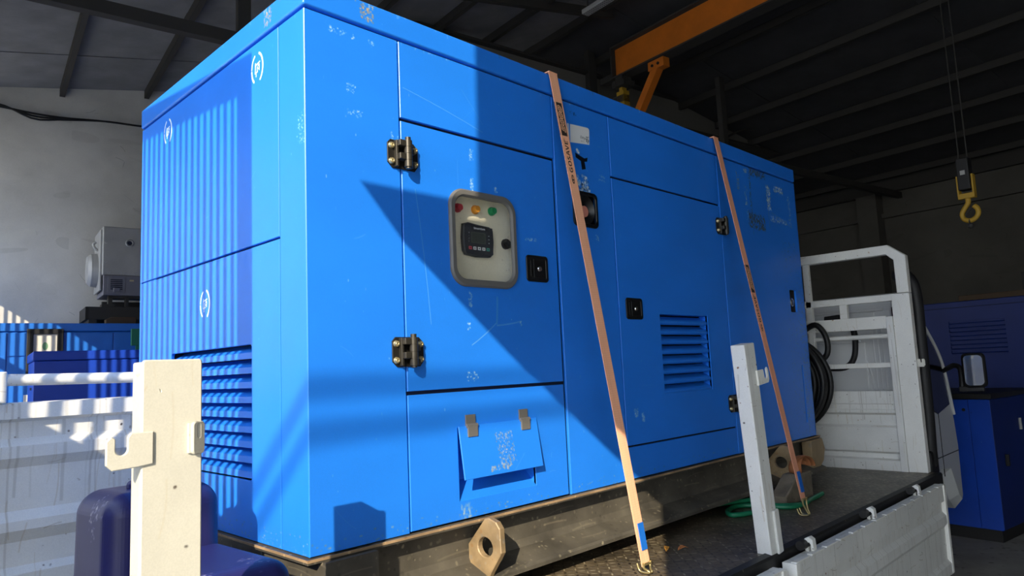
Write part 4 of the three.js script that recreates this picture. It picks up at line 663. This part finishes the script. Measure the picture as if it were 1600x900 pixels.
// ------------------------------------------------------------------ things in the shed, right
{
  const g = thing('dark_generator', 'dim dark blue generator with louvres behind the truck cab at right', 'generator', at(8, 0, -0.9), -TH);
  const lh = rect(0.56, 0, 1.58, 1.96);
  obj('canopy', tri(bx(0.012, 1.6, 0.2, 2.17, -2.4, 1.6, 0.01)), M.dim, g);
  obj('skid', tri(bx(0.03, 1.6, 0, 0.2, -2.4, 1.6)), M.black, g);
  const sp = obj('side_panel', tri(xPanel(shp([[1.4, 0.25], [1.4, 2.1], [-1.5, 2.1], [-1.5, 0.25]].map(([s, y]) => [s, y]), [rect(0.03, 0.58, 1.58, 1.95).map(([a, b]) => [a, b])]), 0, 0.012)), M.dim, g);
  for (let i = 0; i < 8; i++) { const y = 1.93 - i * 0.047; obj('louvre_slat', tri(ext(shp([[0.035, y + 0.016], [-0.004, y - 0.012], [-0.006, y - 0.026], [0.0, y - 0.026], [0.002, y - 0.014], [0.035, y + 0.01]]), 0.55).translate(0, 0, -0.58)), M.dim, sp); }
  obj('top_seam', bx(-0.002, 0.0, 2.1, 2.106, -2.4, 1.6), M.core, g);
  const pl = thing('dark_plank', 'dark plank lying on the roof of the dim generator at right', 'plank', at(8.2, 2.17, -0.8), -TH);
  obj('board', tri(bx(-0.2, 0.1, 0, 0.06, -0.55, 1.6, 0.004)), M.wood, pl);
  const jk = thing('iron_bracket', 'dark iron bracket standing on the dark plank at the right edge', 'bracket', at(8.15, 2.23, -0.3), -TH);
  obj('upright', bx(-0.02, 0.02, 0, 0.2, -0.47, -0.43), M.iron, jk); obj('arm', bx(-0.02, 0.02, 0.16, 0.2, -0.43, 0.4), M.iron, jk);

  const c = thing('steel_cabinet', 'tall blue steel cabinet with black top beside the truck cab at right', 'cabinet', at(6.2, 0, -0.52), -TH);
  obj('carcass', tri(bx(0.012, 1.0, 0.1, 1.2, -0.75, -0.012, 0.006)), M.deep, c);
  obj('plinth', tri(bx(0.03, 1.0, 0, 0.1, -0.73, -0.03)), M.black, c);
  obj('front_panel', tri(bx(0, 0.012, 0.11, 1.195, -0.75, -0.175, 0.002)), M.deep, c); obj('front_panel', tri(bx(0, 0.012, 0.11, 1.195, -0.17, -0.003, 0.002)), M.deep, c);
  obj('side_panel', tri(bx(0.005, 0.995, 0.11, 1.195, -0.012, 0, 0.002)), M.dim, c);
  obj('top', [tri(bx(-0.02, 1.02, 1.203, 1.25, -0.78, 0.02, 0.006))], M.black, c);
  obj('lock', [cyl([-0.005, 1.11, -0.21], [0.002, 1.11, -0.21], 0.014, 14)], M.rubber, c);
  obj('handle', [bx(0.18, 0.21, 0.62, 0.72, 0, 0.03, 0.006)], M.rubber, c);
  obj('hinge', [cyl([0.6, 0.9, 0.01], [0.6, 1.0, 0.01], 0.012)], M.silver, c);
}
// crane boom
{
  const b = thing('crane_boom', 'orange crane beam with diagonal bracket under the dark roof', 'crane', at(5.6, 5.02, -4.4), -TH);
  obj('web', tri(bx(-0.012, 0.012, 0.2, 0.575, 0.36, 5.0)), M.orange, b);
  obj('top_flange', tri(bx(-0.09, 0.09, 0.575, 0.595, 0.36, 5.0)), M.iron, b);
  obj('bottom_flange', tri(bx(-0.09, 0.09, 0.18, 0.2, 0.36, 5.0)), M.iron, b);
  obj('end_plate', tri(bx(-0.09, 0.09, 0.18, 0.595, 0.34, 0.36)), M.iron, b);
  obj('brace', beam([0, 0.13, 1.05], [0, -0.36, 0.68], 0.1, 0.09), M.orange, b);
  const bp = obj('brace_plate', [bx(-0.055, 0.055, 0.07, 0.18, 0.92, 1.16, 0.004)], M.orange, b);
  for (const z of [0.99, 1.08]) obj('bolt', cyl([-0.066, 0.12, z], [-0.05, 0.12, z], 0.018, 10), M.rubber, bp);
  obj('brace_foot', [bx(-0.06, 0.06, -0.45, -0.3, 0.5, 0.72, 0.004)], M.yellow, b);
  obj('mast', [bx(-0.05, 0.05, -0.6, 0.0, 0.38, 0.5), bx(-0.04, 0.04, 0.0, 0.19, 0.42, 0.47)], M.yellow, b);
  obj('trolley', [bx(-0.1, 0.1, 0.05, 0.12, 0.36, 0.56), bx(-0.08, 0.08, 0.1, 0.18, 0.4, 0.52), cyl([-0.11, 0.1, 0.4], [0.11, 0.1, 0.4], 0.03)], M.iron, b);
  obj('bearing_bracket', [bx(-0.04, 0.04, 0.2, 0.28, 0.1, 0.36), bx(-0.05, 0.05, -0.14, -0.05, 0.06, 0.5)], M.iron, b);
}
// crane hook on its ropes
{
  const h = thing('crane_hook', 'yellow crane hook hanging on thin ropes from the dark roof at right', 'hook', at(6.5, 2.733, -0.61), -TH);
  const top = roofY(6.5) - 2.733;
  for (const z of [-0.035, 0.035]) obj('rope', cyl([0, 0.6, z], [0, top, z], 0.006, 6), M.iron, h);
  obj('block_body', [tri(bx(-0.05, 0.05, 0.36, 0.66, -0.052, 0.052, 0.012))], M.rubber, h);
  obj('cheek_plate', [bx(-0.03, 0.03, 0.3, 0.5, -0.07, -0.054, 0.004), bx(-0.03, 0.03, 0.3, 0.5, 0.054, 0.07, 0.004), bx(-0.03, 0.03, 0.28, 0.33, -0.07, 0.07, 0.006)], M.yellow, h);
  obj('label_plate', bx(-0.053, -0.05, 0.5, 0.54, -0.02, 0.02), M.silver, h);
  const hookC = tube([[0, 0.3, 0], [0, 0.24, 0], [0, 0.2, -0.03], [0, 0.15, -0.058], [0, 0.1, -0.05], [0, 0.075, -0.005], [0, 0.09, 0.045], [0, 0.13, 0.072], [0, 0.175, 0.07], [0, 0.205, 0.045]], 0.022, 60, 12);
  obj('hook', hookC, M.yellow, h);
  obj('latch', beam([0, 0.21, 0.05], [0, 0.14, -0.03], 0.012, 0.014), M.iron, h);
  obj('shackle', [new THREE.SphereGeometry(0.026, 16, 12).translate(0, 0.026, 0), new THREE.TorusGeometry(0.022, 0.007, 8, 20).translate(0, 0.065, 0)], M.iron, h);
}
{
  const l = thing('work_lamp', 'small dull work lamp on a bent arm under the dark roof', 'lamp', at(8.2, 4.9, -4.4), -TH);
  obj('pole', [cyl([0, 0.0, 0], [0, roofY(8.2) - 4.9, 0], 0.03, 10)], M.iron, l);
  obj('arm', [tube([[0, 0.45, 0], [0.4, 0.55, 0.05], [0.85, 0.5, 0.1], [1.05, 0.44, 0.1]], 0.018, 20, 6), tube([[0, 0.06, 0], [0.4, 0.25, 0.04], [0.9, 0.36, 0.1]], 0.018, 20, 6)], M.iron, l);
  obj('head', [bx(0.88, 1.3, 0.34, 0.44, 0.02, 0.2, 0.02)], M.silver, l);
  obj('bulb', [new THREE.SphereGeometry(0.06, 14, 10).translate(1.0, 0.3, 0.1)], std({ color: '#c9c9c4', roughness: 0.3 }), l);
  const c = thing('ceiling_lamp', 'unlit perforated grey ceiling lamp above the far end of the generator', 'lamp', at(4.38, 5.4, -3.1), -TH);
  obj('housing', bx(-0.05, 0.05, 0.0, 0.05, -0.2, 0.2, 0.008), M.silver, c);
  for (let i = 0; i < 14; i++) for (const q of [-0.025, 0, 0.025]) obj('hole', cyl([q, -0.001, -0.18 + i * 0.028], [q, 0.002, -0.18 + i * 0.028], 0.007, 6), M.core, c);
  obj('stem', [cyl([0, 0.05, -0.15], [0, roofY(4.38) - 5.4, -0.15], 0.008, 6), cyl([0, 0.05, 0.15], [0, roofY(4.38) - 5.4, 0.15], 0.008, 6)], M.iron, c);
}
// cables outside the gateway whose soft shadows cross the generator
{
  const c0 = [0, 1.612, 0], c1 = [0, 1.486, 0];
  for (const [n, y] of [[0, 1.612], [1, 1.486]]) {
    const t = 13, p = [-SUN.x * t, y - SUN.y * t, -SUN.z * t];
    const m = struct('overhead_cable', new THREE.TubeGeometry(new THREE.LineCurve3(new THREE.Vector3(-22, p[1], p[2]), new THREE.Vector3(-4, p[1], p[2])), 4, 0.017, 8), M.cable); m.rotation.y = 0;
  }
}
scene.userData.made = true;
renderer.render(scene, camera);
